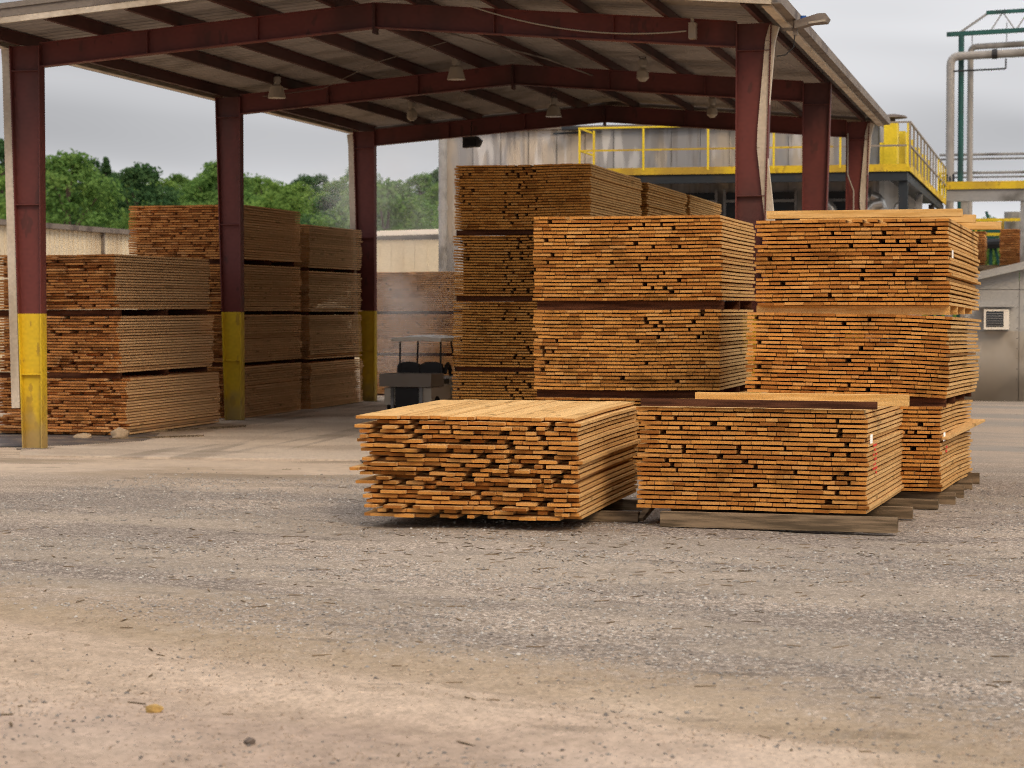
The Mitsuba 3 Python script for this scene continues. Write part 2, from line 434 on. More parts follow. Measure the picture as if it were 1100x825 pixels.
sp = MB()
sq = np.random.default_rng(77)
for q in range(800):
    if q < 450:
        x, y = sq.normal(-4.5, 3.0), 23.2 + sq.normal(0, 2.2)
    else:
        x, y = sq.uniform(-12, 2.5), sq.uniform(11, 34)
    L_, a_ = sq.uniform(0.03, 0.16), sq.uniform(0, 6.28)
    z = float(gz(np.array([x]), np.array([y]))[0]) + 0.006
    d_ = np.array([math.cos(a_), math.sin(a_), sq.normal(0, 0.05)]) * L_ / 2
    sp.beam(np.array([x, y, z]) - d_, np.array([x, y, z]) + d_, sq.uniform(0.004, 0.014), 0.006, sq.random())
put('wood_splinters', sp, 'timber_grey', label='bark crumbs and wood splinters scattered over the yard', category='wood splinters', kind='stuff')


def rock(key, x, y, s, label, col, seed):
    m = trimesh.creation.icosphere(3)
    v = np.array(m.vertices)
    v *= (0.65 + 0.7 * meshkit.fbm(v * 1.3 + seed * 7.1, 3, seed=seed))[:, None]
    v = v * s + [x, y, s[2] * 0.55 + float(gz(np.array([x]), np.array([y]))[0])]
    key = num(key)
    scene[key] = mikit.ply((v, np.array(m.faces)), col, smooth=30)
    tag(key, label, 'rock')


dirty('rock_tan', (0.40, 0.30, 0.20), (0.28, 0.21, 0.14), 9, 0.9)
dirty('rock_yellow', (0.42, 0.27, 0.09), (0.28, 0.18, 0.06), 12, 0.9)
dirty('rock_dark', (0.15, 0.12, 0.10), (0.09, 0.07, 0.06), 12, 0.9)
rock('rock', -18.25, 39.2, np.array([0.18, 0.14, 0.08]), 'flat pale rock lying left of the rounder one at the foot of the brown stack', 'rock_tan', 3)
rock('rock', -17.52, 39.3, np.array([0.17, 0.15, 0.15]), 'rounded tan rock at the corner of the brown stack', 'rock_tan', 5)
rock('rock', -5.59, 13.04, np.array([0.055, 0.045, 0.033]), 'small ochre stone lying in the tan dirt in front', 'rock_yellow', 8)
rock('rock', -4.62, 12.2, np.array([0.035, 0.03, 0.025]), 'little dark stone in the near dirt right of the ochre stone', 'rock_dark', 11)
rock('rock', -10.9, 34.4, np.array([0.16, 0.11, 0.045]), 'dark clod of mud on the pale hard standing left of the gappy pack', 'rock_dark', 13)
put('loose_plank', MB().beam((-18.0, 40.9, 0.04), (-16.6, 43.6, 0.04), 0.12, 0.04), 'timber_grey', label='thin grey plank lying on the ground beside the brown stack', category='plank')
put('loose_plank', MB().beam((-17.55, 38.9, 0.035), (-16.2, 40.3, 0.035), 0.07, 0.035), 'timber_grey', label='short thin stick on the ground in front of the grey plank', category='stick')
put('loose_plank', MB().beam((-4.78, 25.80, 0.03), (-4.66, 26.05, 0.20), 0.09, 0.05), 'timber_grey', label='short scrap of timber leaning in the gap between the two front packs', category='plank')

slab = MB().prism([(-17.2, 34.4), (-5.2, 35.2), (-4.3, 37), (-4.3, 60), (-18.2, 60), (-18.4, 50), (-18.2, 36.5)], 2, -0.2, 0.025)
put('shed_floor', slab, 'slab_bsdf', label='dusty pale concrete floor under the open shed', category='floor', kind='structure')

put('asphalt_strip', MB().prism([(-26, 41), (-26, 35.6), (-19.2, 36.35), (-17.6, 37.0), (-16.75, 38.6), (-16.9, 39.4), (-17.4, 41)], 2, -0.1, 0.031), 'wet_asphalt', label='dark damp asphalt strip at the foot of the brown stack', category='asphalt', kind='structure')

# ------------------------------------------------------------------ the open shed
shed = thing('open_shed', 'large open sided steel shed with dark red columns and a pale low gable roof', 'shed')
XL, XR, XM = -17.85, -4.85, -11.35
SL, RZ = 0.0815, 7.80            # roof slope; top of the rafters at the ridge
rz = lambda x: RZ - SL * abs(x - XM)
YF = (36.2, 46.15, 56.1)


def column(x, y, side):
    """Tapered H column; side -1: left row. The outer flange leans in towards the foot."""
    s = side
    wt, wb, zt, zy, zb = 0.57, 0.37, rz(x) - 0.02, 2.45, 0.03
    inner = x - s * 0.24

    def outer(z):
        return inner + s * (wb + (wt - wb) * z / zt)
    out = []
    for z0, z1 in ((zb, zy), (zy, zt)):
        m = MB()
        web = [(inner, z0), (outer(z0), z0), (outer(z1), z1), (inner, z1)]
        m.prism(web, 1, y - 0.008, y + 0.008)
        m.beam((inner, y, z0), (inner, y, z1), 0.022, 0.22, up=(0, 1, 0))
        m.beam((outer(z0), y, z0), (outer(z1), y, z1), 0.022, 0.22, up=(0, 1, 0))
        out.append(m)
    lower, upper = out
    for z in (1.35, 4.4, zt - 0.46):
        (lower if z < zy else upper).box((min(inner, outer(z)) + 0.012, y - 0.1, z), (max(inner, outer(z)) - 0.012, y + 0.1, z + 0.014))
    c = put(f'{shed}__column', upper, 'red_paint')
    put(f'{c}__yellow_base', lower, 'yellow_paint')
    put(f'{c}__foot_plate', MB().box((inner - 0.35 * (s < 0) - 0.1, y - 0.2, 0.0), (inner + 0.35 * (s > 0) + 0.1, y + 0.2, 0.03)), 'gutter_metal')


for y in YF:
    column(XL, y, -1)
    column(XR, y, 1)
    for s in (-1, 1):
        m = MB()
        x0 = (XL if s < 0 else XR) - s * 0.25
        d = 0.43
        a0, a1 = np.array([x0, y, rz(x0)]), np.array([XM, y, RZ])
        m.prism([(x0, rz(x0) - d), (XM, RZ - d), (XM, RZ), (x0, rz(x0))], 1, y - 0.007, y + 0.007)
        for off in (-0.008, -d + 0.008):
            m.beam(a0 + [0, 0, off], a1 + [0, 0, off], 0.2, 0.018)
        for t in (0.33, 0.66):
            xx = x0 + (XM - x0) * t
            m.box((xx - 0.006, y - 0.095, rz(xx) - d + 0.02), (xx + 0.006, y + 0.095, rz(xx) - 0.02))
        put(f'{shed}__rafter', m, 'red_paint')
    pm = MB()
    for s in (-1, 1):
        pm.box((XM + s * 0.012 - 0.010, y - 0.12, RZ - 0.53), (XM + s * 0.012 + 0.010, y + 0.12, RZ - 0.02))
    put(f'{shed}__ridge_plate', pm, 'purlin_paint')

Y0, Y1 = 33.92, 57.3
px = [XL - 0.12, XL + 1.45, XL + 2.9, XL + 4.35, XL + 5.8]
px = px + [2 * XM - x for x in reversed(px)]
for x in px:
    z = rz(x)
    s = 1 if x < XM else -1
    m = MB()
    m.box((x - 0.004, Y0 + 0.03, z + 0.002), (x + 0.004, Y1 - 0.03, z + 0.205))
    m.box((x + s * 0.004, Y0 + 0.03, z + 0.197), (x + s * 0.075, Y1 - 0.03, z + 0.205))
    m.box((x - s * 0.075, Y0 + 0.03, z + 0.002), (x - s * 0.004, Y1 - 0.03, z + 0.010))
    put(f'{shed}__purlin', m, 'purlin_paint')

# ribbed roof sheets, each about a metre wide, from eave to ridge
XE_L, XE_R = -18.42, -4.24
nsh = 24
for k in range(nsh):
    ya, yb = Y0 + (Y1 - Y0) * k / nsh, Y0 + (Y1 - Y0) * (k + 1) / nsh
    for xe in (XE_L, XE_R):
        prof = []
        for r in range(3):
            yr = ya + (yb - ya) * r / 3
            step = (yb - ya) / 3
            prof += [(yr, 0.0), (yr + step - 0.11, 0.0), (yr + step - 0.08, 0.035), (yr + step - 0.03, 0.035)]
        prof.append((yb, 0.0))
        prof = np.array(prof)
        n = len(prof)
        za, zr = rz(xe) + 0.214, RZ + 0.214
        v = np.vstack([np.column_stack([np.full(n, xe), prof[:, 0], prof[:, 1] + za]), np.column_stack([np.full(n, XM), prof[:, 0], prof[:, 1] + zr])])
        q = np.array([[i, i + 1, n + i + 1, n + i] for i in range(n - 1)])
        f = np.vstack([q[:, [0, 1, 2]], q[:, [0, 2, 3]]])
        vv = v[f].reshape(-1, 3)
        put(f'{shed}__roof_sheet', MB().raw(vv, np.arange(len(vv)).reshape(-1, 3)), 'roof_under')
rm = MB()
for s in (-1, 1):
    rm.beam((XM + s * 0.16, Y0 - 0.02, RZ + 0.255), (XM + s * 0.16, Y1 + 0.02, RZ + 0.255), 0.34, 0.006, up=(s * SL, 0, 1))
put(f'{shed}__ridge_cap', rm, 'roof_under')
for xe, s in ((XE_L, -1), (XE_R, 1)):
    z = rz(xe) + 0.20
    g = MB()
    g.box((xe, Y0 - 0.02, z - 0.17), (xe + s * 0.012, Y1 + 0.02, z + 0.05))
    g.box((xe + s * 0.012, Y0 - 0.02, z - 0.17), (xe + s * 0.15, Y1 + 0.02, z - 0.155))
    g.box((xe + s * 0.138, Y0 - 0.02, z - 0.155), (xe + s * 0.15, Y1 + 0.02, z + 0.0))
    put(f'{shed}__gutter', g, 'gutter_metal')
    e = MB().box((xe - s * 0.16, Y0 + 0.04, z - 0.20), (xe - s * 0.004, Y1 - 0.04, z - 0.185)).box((xe - s * 0.016, Y0 + 0.04, z - 0.184), (xe - s * 0.004, Y1 - 0.04, z - 0.004))
    put(f'{shed}__eave_trim', e, 'cream_trim')
for yy, so in ((Y0, -1), (Y1, 1)):
    for xe, s in ((XE_L, -1), (XE_R, 1)):
        m = MB()
        a0, a1 = np.array([xe, yy + so * 0.03, rz(xe)]), np.array([XM, yy + so * 0.03, RZ])
        m.beam(a0 + [0, 0, 0.07], a1 + [0, 0, 0.07], 0.05, 0.10)
        put(f'{shed}__rake_trim', m, 'cream_trim')
        m2 = MB().beam(a0 + [0, so * 0.012, 0.19], a1 + [0, so * 0.012, 0.19], 0.05, 0.137).beam(a0 + [0, so * 0.03, 0.305], a1 + [0, so * 0.03, 0.305], 0.09, 0.09)
        put(f'{shed}__rake_cap', m2, 'gutter_metal')


def downspout(x, y, s, pts):
    m = MB()
    for (xa, za), (xb, zb) in zip(pts[:-1], pts[1:]):
        m.beam((xa, y, za), (xb, y, zb), 0.16, 0.11, up=(0, 1, 0))
    return put(f'{shed}__downspout', m, 'cream_trim')


for y in YF:
    yy = y - 0.02
    if y != YF[1]:
        downspout(XL, yy, -1, [(-18.28, 7.20), (-18.26, 6.9), (-18.13, 0.75)] if y == YF[0] else [(-18.30, 7.18), (-18.26, 6.9), (-18.15, 1.2)])
        downspout(XR, yy, 1, [(-4.47, 7.20), (-4.54, 6.95), (-4.66, 5.5), (-4.67, 5.2), (-4.50, 3.7), (-4.50, 0.2)])

# ------------------------------------------------------------------ lamps and fittings hanging in the shed


def bay_lamp(x, y, z, label, big=True):
    t = thing('hanging_lamp', label, 'lamp', None)
    top = rz(x) + 0.0
    m = MB().tube([(x, y, z + 0.34), (x, y, max(top, z + 0.36))], 0.012, 6)
    put(f'{t}__stem', m, 'black_plastic')
    ang = np.linspace(0, 2 * np.pi, 21)
    put(f'{t}__ballast', MB().tube([(x, y, z + 0.16), (x, y, z + 0.20), (x, y, z + 0.32), (x, y, z + 0.35)], [0.06, 0.09, 0.09, 0.04], 14), 'lamp_body')
    put(f'{t}__hook', MB().tube([(x + 0.07 * np.cos(q), y, z + 0.40 + 0.07 * np.sin(q)) for q in ang], 0.012, 6, cap=False), 'black_plastic')
    if big:
        put(f'{t}__lamp_shade', MB().tube([(x, y, z + 0.155), (x, y, z + 0.12), (x, y, z - 0.10), (x, y, z - 0.13)], [0.08, 0.13, 0.19, 0.20], 20), 'lamp_glass')
    else:
        put(f'{t}__globe', MB().tube([(x, y, z + 0.155), (x, y, z + 0.08), (x, y, z - 0.06), (x, y, z - 0.13)], [0.06, 0.12, 0.13, 0.06], 14), 'lamp_glass')


bay_lamp(-16.35, 45.0, 7.22, 'shaded lamp hanging beside the second column of the left row')
bay_lamp(-12.32, 45.0, 7.52, 'cone shaded lamp hanging in the middle of the roof')
bay_lamp(-8.30, 45.0, 7.38, 'small round lamp hanging under the right roof slope in the middle bay', False)
bay_lamp(-15.22, 51.5, 7.24, 'small round lamp hanging under the left roof slope in the far bay', False)
bay_lamp(-11.92, 52.6, 7.36, 'shaded lamp hanging over the tallest golden stack near the ridge')
bay_lamp(-8.0, 52.6, 7.26, 'small lamp hanging under the right roof slope in the far bay', False)

t = thing('floodlight', 'small black floodlight box hanging from the farthest roof beam', 'floodlight')
put(f'{t}__housing', MB().prism([(-15.08, 6.74), (-14.66, 6.77), (-14.58, 6.93), (-14.70, 7.04), (-15.08, 7.02)], 1, 55.7, 55.95), 'black_plastic')
put(f'{t}__lens', MB().box((-15.04, 55.685, 6.79), (-14.72, 55.70, 6.98)), 'dark_void')
put(f'{t}__cable', MB().tube([(-14.88, 55.82, 7.02), (-14.88, 55.9, 7.45)], 0.012, 6), 'black_plastic')

t = thing('yard_light', 'brown floodlight arm reaching out from the right eave of the shed', 'light')
put(f'{t}__bracket', MB().beam((-4.10, 35.9, 7.0), (-4.10, 35.9, 7.24), 0.07, 0.08, up=(0, 1, 0)).beam((-4.30, 35.9, 7.1), (-4.06, 35.9, 7.1), 0.05, 0.05), 'gutter_metal')
put(f'{t}__head', MB().prism([(-4.10, 7.10), (-3.80, 7.17), (-3.58, 7.18), (-3.54, 7.25), (-3.60, 7.33), (-3.72, 7.33), (-4.10, 7.22)], 1, 35.78, 36.06), 'gutter_metal')
put(f'{t}__lens', MB().prism([(-3.87, 7.163), (-3.60, 7.195), (-3.60, 7.225), (-3.87, 7.195)], 1, 35.765, 35.779), 'lamp_glass')
put(f'{t}__photo_cell', MB().tube([(-3.97, 35.9, 7.245), (-3.97, 35.9, 7.31)], 0.05, 12), 'blue_plastic')
put(f'{t}__wire', MB().tube([(-4.10, 35.85, 7.0), (-4.12, 35.85, 6.8), (-4.25, 35.85, 6.68), (-4.4, 35.85, 6.66)], 0.010, 6), 'black_plastic')


def sag(a, b, drop, n=14):
    a, b = np.array(a, float), np.array(b, float)
    s = np.linspace(0, 1, n)[:, None]
    return a + (b - a) * s - np.array([0, 0, 1]) * drop * 4 * s * (1 - s)


put('power_cable', MB().tube(sag((-9.6, 35.95, 7.66), (-5.9, 35.95, 7.13), 0.20), 0.013, 6), 'lamp_body', label='grey cable sagging across the front roof beam', category='cable')
put('conduit', MB().tube([(-17.0, 45.9, 7.22), (-15.6, 45.9, 7.36), (-13.5, 43.2, 7.60), (-11.4, 41.0, 7.70)], 0.008, 6), 'gutter_metal', label='thin wire running to the lamp under the left roof slope', category='wire')
put('conduit', MB().tube([(-11.3, 38.6, 7.72), (-9.9, 43.0, 7.55), (-9.6, 46.1, 7.52)], 0.016, 8), 'gutter_metal', label='pale conduit running back beneath the roof just right of the ridge', category='conduit')
put('wall_box', MB().box((-5.86, 35.90, 7.0), (-5.74, 36.08, 7.26)).tube([(-5.8, 35.95, 7.26), (-5.8, 35.95, 7.34)], 0.03, 8), 'lamp_body', label='small electrical box fixed to the front roof beam near the right column', category='electrical box')
put('conduit', MB().tube([(-5.05, 55.95, 6.95), (-5.05, 55.95, 5.9), (-4.90, 55.95, 5.5), (-4.88, 55.95, 0.4)], 0.02, 8), 'lamp_body', label='grey conduit running down the farthest right column', category='conduit')

# ------------------------------------------------------------------ lumber packs
SEG = {}


def board(mb, x0, x1, y0, y1, z0, z1, tone, M, nseg=1, wob=None):
    """One board with its own end and long faces; wob(x, y) lifts it a little, so that layers sag and wander."""
    ysn = np.linspace(y0, y1, nseg + 1)
    ring = np.array([[x0, z0], [x1, z0], [x1, z1], [x0, z1]])
    P = np.empty((nseg + 1, 4, 3))
    P[..., 0] = ring[:, 0]
    P[..., 1] = ysn[:, None]
    P[..., 2] = ring[:, 1]
    if wob is not None:
        P[..., 2] += wob(P[..., 0], P[..., 1])
    P = P @ M[:3, :3].T + M[:3, 3]
    v, f, uv = [], [], []
    n = 0
    for k in range(4):
        k2 = (k + 1) % 4
        s = np.stack([P[:, k], P[:, k2]], 1).reshape(-1, 3)
        v.append(s)
        for q in range(nseg):
            b = n + 2 * q
            f += [[b, b + 3, b + 1], [b, b + 2, b + 3]]
        n += len(s)
        uv += [[tone, 0.0]] * len(s)
    for e, flip in ((0, False), (nseg, True)):
        v.append(P[e])
        f += [[n, n + 2, n + 1], [n, n + 3, n + 2]] if not flip else [[n, n + 1, n + 2], [n, n + 2, n + 3]]
        if not flip:
            f[-2:] = [[n, n + 1, n + 2], [n, n + 2, n + 3]]
        n += 4
        uv += [[tone, 1.0]] * 4
    mb.raw(np.vstack(v), f, np.array(uv))


def pack(label, group, x0, x1, yf, L, z0, z1, yaw=0.0, pitch=0.0, roll=0.0, mat='lumber_gold', single=True, holes=lambda u, l: 0.0,
         widths=(0.09, 0.14, 0.14, 0.19, 0.235, 0.28), ragged=0.012, front=0.010, recess=0.0, gap=(0.03, 0.085), seed=0, tone=(0.15, 0.95), wavy=0.014, mess=0.0, dz=0.0545):
    r = np.random.default_rng(seed + 100)
    t = thing('lumber_pack', label, 'lumber', group)
    W, H = x1 - x0, z1 - z0
    nl = max(3, int(round(H / dz)))
    step = H / nl
    th = step * (0.64 if single else 0.54)
    M = frame(((x0 + x1) / 2, yf, z0), yaw, pitch, roll)
    ph = r.uniform(0, 50, 3)

    def wob(x, y):
        q = np.stack([x * 0.9 + ph[0], y * 0.7 + ph[1], 0 * x + ph[2]], -1)
        return wavy * (meshkit.noise(q, seed) - 0.5) * 2
    todo = []
    for l in range(nl):
        z = l * step
        jl, jr = r.normal(0, ragged), r.normal(0, max(ragged * 0.6, 0.016))
        if r.random() < mess:
            jl += abs(r.normal(0, 0.12))
        x, xe = -W / 2 + jl, W / 2 + jr
        lt = r.normal(0, 0.10 if single else 0.2)
        jf = r.normal(0, front * 0.8)
        row = []
        while x < xe - 0.04:
            w = r.choice(widths) * r.uniform(0.9, 1.1)
            u = (x + w / 2) / W + 0.5
            if xe - (x + w) < 0.09:
                w = xe - x
            if r.random() < holes(u, l / nl):
                g = r.uniform(*gap)
                if x + g + 0.1 < xe and u > 0.03:
                    x += g
                    if x + w > xe:
                        w = xe - x
            yo = jf + r.normal(0, front) + (abs(r.normal(0, recess)) if r.random() < 0.3 else 0)
            tn = float(np.clip(r.uniform(*tone) + lt, 0, 1))
            th1 = th * r.uniform(0.94, 1.06)
            lift = r.uniform(0, step * 0.10)
            row.append((x, x + w - r.uniform(0.003, 0.012), yo, L + r.normal(0, 0.02), z + lift, z + lift + th1, tn))
            x += w
        for k, b in enumerate(row):
            score = (b[1] - b[0]) + 10 * (k == len(row) - 1) + 10 * (l == nl - 1)
            todo.append((score, b))
    todo.sort(key=lambda q: -q[0])
    keep = 300 if single else 0
    rest = MB()
    for k, (_, b) in enumerate(todo):
        if k < keep:
            m = MB()
            board(m, *b, M, 2, wob)
            put(f'{t}__board', m, mat)
        else:
            board(rest, *b, M, 1 if not single else 2, wob)
    if rest.n:
        put(f'{t}__board_ends' if single else f'{t}__boards', rest, mat, kind='stuff')
    st = MB()
    for l in range(1, nl):
        for q in (0.10, 0.21, 0.33, 0.45, 0.57, 0.69, 0.81, 0.92):
            zz = l * step - step * 0.32
            st.box((-W / 2 + 0.05, L * q - 0.03, zz - 0.004), (W / 2 - 0.14, L * q + 0.03, zz + step * 0.33), 0.35, M)
    put(f'{t}__stickers', st, mat, kind='stuff')
    return t, M, (W, L, H)


def side_marks(t, M, W, rows, col):
    """Stencilled marks on the right side: short dashes following the boards."""
    m = MB()
    for (y0, y1, z0, z1) in rows:
        m.box((W / 2 + 0.012, y0, z0), (W / 2 + 0.016, y1, z1), 0.5, M)
    return m


BA = 'boards golden'
spots = lambda *bs: (lambda u, l: max([p for (a, b, c, d, p) in bs if a < u < b and c < l < d] or [0.0]))

# the two packs on the ground in front
pack('loosely stacked golden pack with ragged board ends and many dark gaps, on the gravel', None, -7.86, -5.24, 24.42, 3.7, 0.13, 1.33, pitch=-0.5, seed=1,
     holes=lambda u, l: 0.30 if l < 0.93 else 0.05, widths=(0.09, 0.12, 0.16, 0.22, 0.30), ragged=0.045, front=0.035, recess=0.10, gap=(0.03, 0.17), wavy=0.010, mess=0.25, dz=0.0555)
tB, MB_, (WB, LB, HB) = pack('tight golden pack on grey bolsters with a dark timber lying on top', None, -4.72, -2.03, 25.26, 3.8, 0.215, 1.42, yaw=-2.3, pitch=0.9, seed=2,
     holes=spots((0.86, 0.95, 0, 1, 0.55), (0.03, 0.22, 0.1, 0.9, 0.3), (0.2, 0.9, 0, 1, 0.03)), wavy=0.012)
m = MB()
rr = np.random.default_rng(5)
for k in range(7):
    z = 0.42 + k * 0.0545
    for q in range(3):
        if rr.random() < 0.75:
            m.box((WB / 2 + 0.010, 0.42 + q * 0.13, z + 0.003), (WB / 2 + 0.020, 0.42 + q * 0.13 + rr.uniform(0.05, 0.10), z + 0.030), 0.5, MB_)
put(f'{tB}__painted_mark', m, 'red_mark', label='small red stencilled mark on the side of the pack')
put(f'{tB}__paper_tag', MB().box((WB / 2 + 0.012, 0.10, 0.80), (WB / 2 + 0.020, 0.30, 0.90), 0.5, MB_), 'white_paper', label='small white paper tag stapled to the side')

# middle stack
pack('upper pack of the two golden packs stacked in the middle', 'middle golden stack', -7.63, -4.76, 32.30, 3.6, 2.67, 3.95, yaw=-0.3, seed=3,
     holes=spots((0.55, 0.80, 0, 1, 0.22), (0.03, 0.13, 0.3, 0.95, 0.35), (0.1, 0.6, 0, 1, 0.02)), wavy=0.014)
pack('lower golden pack of the middle stack, with small dark gaps at upper right', 'middle golden stack', -7.62, -4.78, 32.28, 3.6, 1.33, 2.55, yaw=-0.3, seed=4, tone=(0.35, 1.0),
     holes=spots((0.55, 0.95, 0.55, 1, 0.25), (0.5, 0.95, 0, 0.35, 0.12), (0.03, 0.14, 0.2, 0.7, 0.5)), wavy=0.022)
pack('bottom golden pack of the middle stack, mostly hidden by the front packs', 'middle golden stack', -7.60, -4.78, 32.30, 3.6, 0.14, 1.22, yaw=-0.3, seed=5, single=False)
# right stack
tD1, MD1, (WD1, _, _) = pack('topmost golden pack of the right stack, under pale timbers', 'right golden stack', -3.83, -1.29, 28.97, 4.3, 2.60, 3.74, yaw=-3.2, pitch=1.0, seed=6, tone=(0.1, 0.85),
     holes=spots((0.03, 0.12, 0.3, 0.95, 0.35), (0.52, 0.90, 0.25, 0.75, 0.3), (0.5, 0.95, 0.8, 0.97, 0.2), (0.1, 0.6, 0, 1, 0.03)), wavy=0.013)
tD2, MD2, (WD2, _, _) = pack('middle golden pack of the right stack, level with the top of the front packs', 'right golden stack', -3.96, -1.30, 28.95, 4.3, 1.42, 2.50, yaw=-3.2, pitch=1.0, roll=1.2, seed=7,
     holes=spots((0.03, 0.12, 0.0, 0.95, 0.35), (0.48, 0.72, 0.0, 0.95, 0.18)), wavy=0.020)
tD3, MD3, (WD3, _, _) = pack('bottom golden pack of the right stack, with one board sticking out of its side', 'right golden stack', -3.95, -1.38, 28.97, 4.3, 0.17, 1.29, yaw=-3.2, pitch=1.0, seed=8,
     holes=spots((0.6, 0.97, 0.4, 0.8, 0.3),), wavy=0.020, ragged=0.02)
put(f'{tD3}__board', MB().beam((MD3 @ [WD3 / 2 - 0.02, 0.10, 0.70, 1])[:3], (MD3 @ [WD3 / 2 + 0.10, 4.25, 0.80, 1])[:3], 0.2, 0.035, 0.8), 'lumber_gold', label='board sticking out of the side of the pack')
put(f'{tD3}__paper_tag', MB().box((WD3 / 2 + 0.014, 0.10, 0.66), (WD3 / 2 + 0.024, 0.28, 0.77), 0.5, MD3), 'white_paper', label='small white paper tag on the side')
put(f'{tD3}__painted_mark', MB().box((WD3 / 2 + 0.014, 0.4, 0.50), (WD3 / 2 + 0.022, 0.55, 0.53), 0.5, MD3).box((WD3 / 2 + 0.014, 0.42, 0.555), (WD3 / 2 + 0.022, 0.58, 0.585), 0.5, MD3), 'red_mark', label='small red mark on the side')
put(f'{tD1}__paper_tag', MB().box((WD1 / 2 + 0.012, 0.15, 0.62), (WD1 / 2 + 0.022, 0.25, 0.72), 0.5, MD1), 'white_paper', label='small white paper tag on the side')

# tall stacks under the shed roof, one behind the other
E_h = spots((0.38, 0.62, 0, 1, 0.35), (0.05, 0.15, 0.3, 0.9, 0.25), (0.6, 1, 0, 1, 0.03))
ezs = [(0.06, 1.26), (1.35, 2.70), (2.80, 4.05), (4.15, 5.47)]
names = ['bottom', 'second', 'third', 'top']
for k, (a, b) in enumerate(ezs):
    pack(f'{names[k]} pack from the ground up in the tallest golden stack left of the middle stack' if k < 3 else 'top pack of the tallest golden stack, just below the far roof beam', 'tallest golden stack under the shed', -11.94 + 0.02 * k, -9.04 - 0.02 * (k < 3), 43.30, 5.6, a, b,
         seed=20 + k, single=(k == 3), holes=E_h, wavy=0.016, dz=0.056, tone=(0.55, 1.0))
for s_, (ya, nm) in enumerate(((49.6, 'second'), (55.6, 'third'))):
    for k, (a, b) in enumerate(ezs):
        top = k == 3
        pack(f'{names[k]} pack of the {nm} stack back in the row behind the tallest golden stack', f'{nm} stack behind the tallest golden stack', -11.9, -9.02, ya, 5.5, a, b - (0.02 if top else 0), seed=30 + 5 * s_ + k, single=False, wavy=0.016, dz=0.056)

# brown stacks along the left row of columns
f1h = lambda u, l: 0.34
for k, (a, b, xr, nm) in enumerate(((0.05, 1.17, -17.66, 'bottom'), (1.27, 2.40, -17.80, 'middle'), (2.52, 3.62, -17.88, 'top'))):
    pack(f'{nm} brown pack of the three high stack behind the nearest left column', 'three high brown stack at far left', -20.55, xr, 39.9, 5.0, a, b, mat='lumber_brown', seed=50 + k, single=(k > -1), holes=f1h,
         widths=(0.16, 0.24, 0.30, 0.40), gap=(0.02, 0.16), recess=0.10, front=0.03, ragged=0.03, dz=0.0555, mess=0.2)
f2z = [(0.04, 1.22), (1.30, 2.40), (2.47, 3.55), (3.66, 4.90)]
nn = ['bottom', 'second', 'third', 'top']
for k, (a, b) in enumerate(f2z):
    pack(f'{nn[k]} brown pack of the four high stack just behind the second left column' if k else 'bottom brown pack of the four high stack just behind the second left column', 'four high brown stack behind the second column', -20.6, -17.83 + 0.02 * (k == 1), 46.75, 4.0, a, b, mat='lumber_brown',
         seed=60 + k, single=(k == 3), holes=lambda u, l: 0.22, widths=(0.16, 0.24, 0.32), gap=(0.02, 0.10), recess=0.08, front=0.025, dz=0.0555, tone=(0.3, 1.0))
f3z = [(0.05, 1.20), (1.27, 2.37), (2.44, 3.46), (3.55, 4.62)]
for k, (a, b) in enumerate(f3z):
    pack(f'{nn[k]} paler brown pack of the four high stack beside the third left column', 'four high paler stack beside the third column', -20.5, -17.80 + 0.03 * (k == 0), 51.3, 4.2, a, b, mat='lumber_pale', seed=70 + k, single=False,
         wavy=0.02, dz=0.0555)
f4z = [(0.05, 1.16), (1.24, 2.36), (2.44, 3.58)]
for k, (a, b) in enumerate(f4z):
    pack(f'{["bottom", "middle", "top"][k]} pinkish pack of the stack seen through steam beyond the third column', 'pinkish stack beyond the shed', -19.4, -16.6, 60.4, 4.5, a, b, mat='lumber_pale', seed=80 + k, single=False,
         holes=lambda u, l: 0.03, wavy=0.02, dz=0.0555, tone=(0.4, 1.0))


# bolsters between and under the packs
def bolster(a, b, w, h, mat, label, group=None, up=(0, 0, 1), name='bolster'):
    d = np.asarray(b, float) - np.asarray(a, float)
    m = MB().beam(a, b, w, h, up=up)
    return put(name, m, mat, label=label, category='timber', group=group)


def joint(x0, x1, yf, L, z, h, mat, label, group, ys=(0.03, 0.5, 0.9), yaw=0.0, over=0.0):
    M = frame(((x0 + x1) / 2, yf, z), yaw)
    W = x1 - x0
    pos = ['front', 'second', 'third', 'rear'] if len(ys) == 4 else ['front', 'middle', 'rear'] if len(ys) == 3 else ['front', 'rear']
    for q, ps in zip(ys, pos):
        a = (M @ [-W / 2, L * q + 0.05, -0.012, 1])[:3]
        b = (M @ [W / 2 + over, L * q + 0.05, -0.012, 1])[:3]
        bolster(a, b, 0.10, h + 0.03, mat, ps + ' ' + label.replace('bolsters', 'bolster'), group)


bolster((-4.42, 25.22, 0.105), (-1.68, 25.10, 0.105), 0.14, 0.17, 'timber_grey', 'longest grey timber bolster under the front edge of the tight front pack')
bolster((-4.60, 27.0, 0.08), (-1.62, 26.9, 0.08), 0.12, 0.14, 'timber_grey', 'grey bolster with reddish end, second under the tight front pack')
bolster((-4.50, 28.35, 0.075), (-1.38, 28.2, 0.075), 0.12, 0.12, 'timber_grey', 'third grey bolster back under the tight front pack')
bolster((-7.5, 25.9, 0.055), (-4.80, 25.85, 0.055), 0.14, 0.12, 'timber_grey', 'dark bolster in shadow under the gappy front pack')
bolster((-7.5, 27.4, 0.065), (-4.95, 27.35, 0.065), 0.14, 0.12, 'timber_grey', 'rear bolster under the gappy front pack')
bolster((-4.68, 25.36, 1.462), (-1.93, 25.22, 1.455), 0.12, 0.085, 'timber_dark', 'dark brown timber lying along the top front of the tight front pack', name='timber')
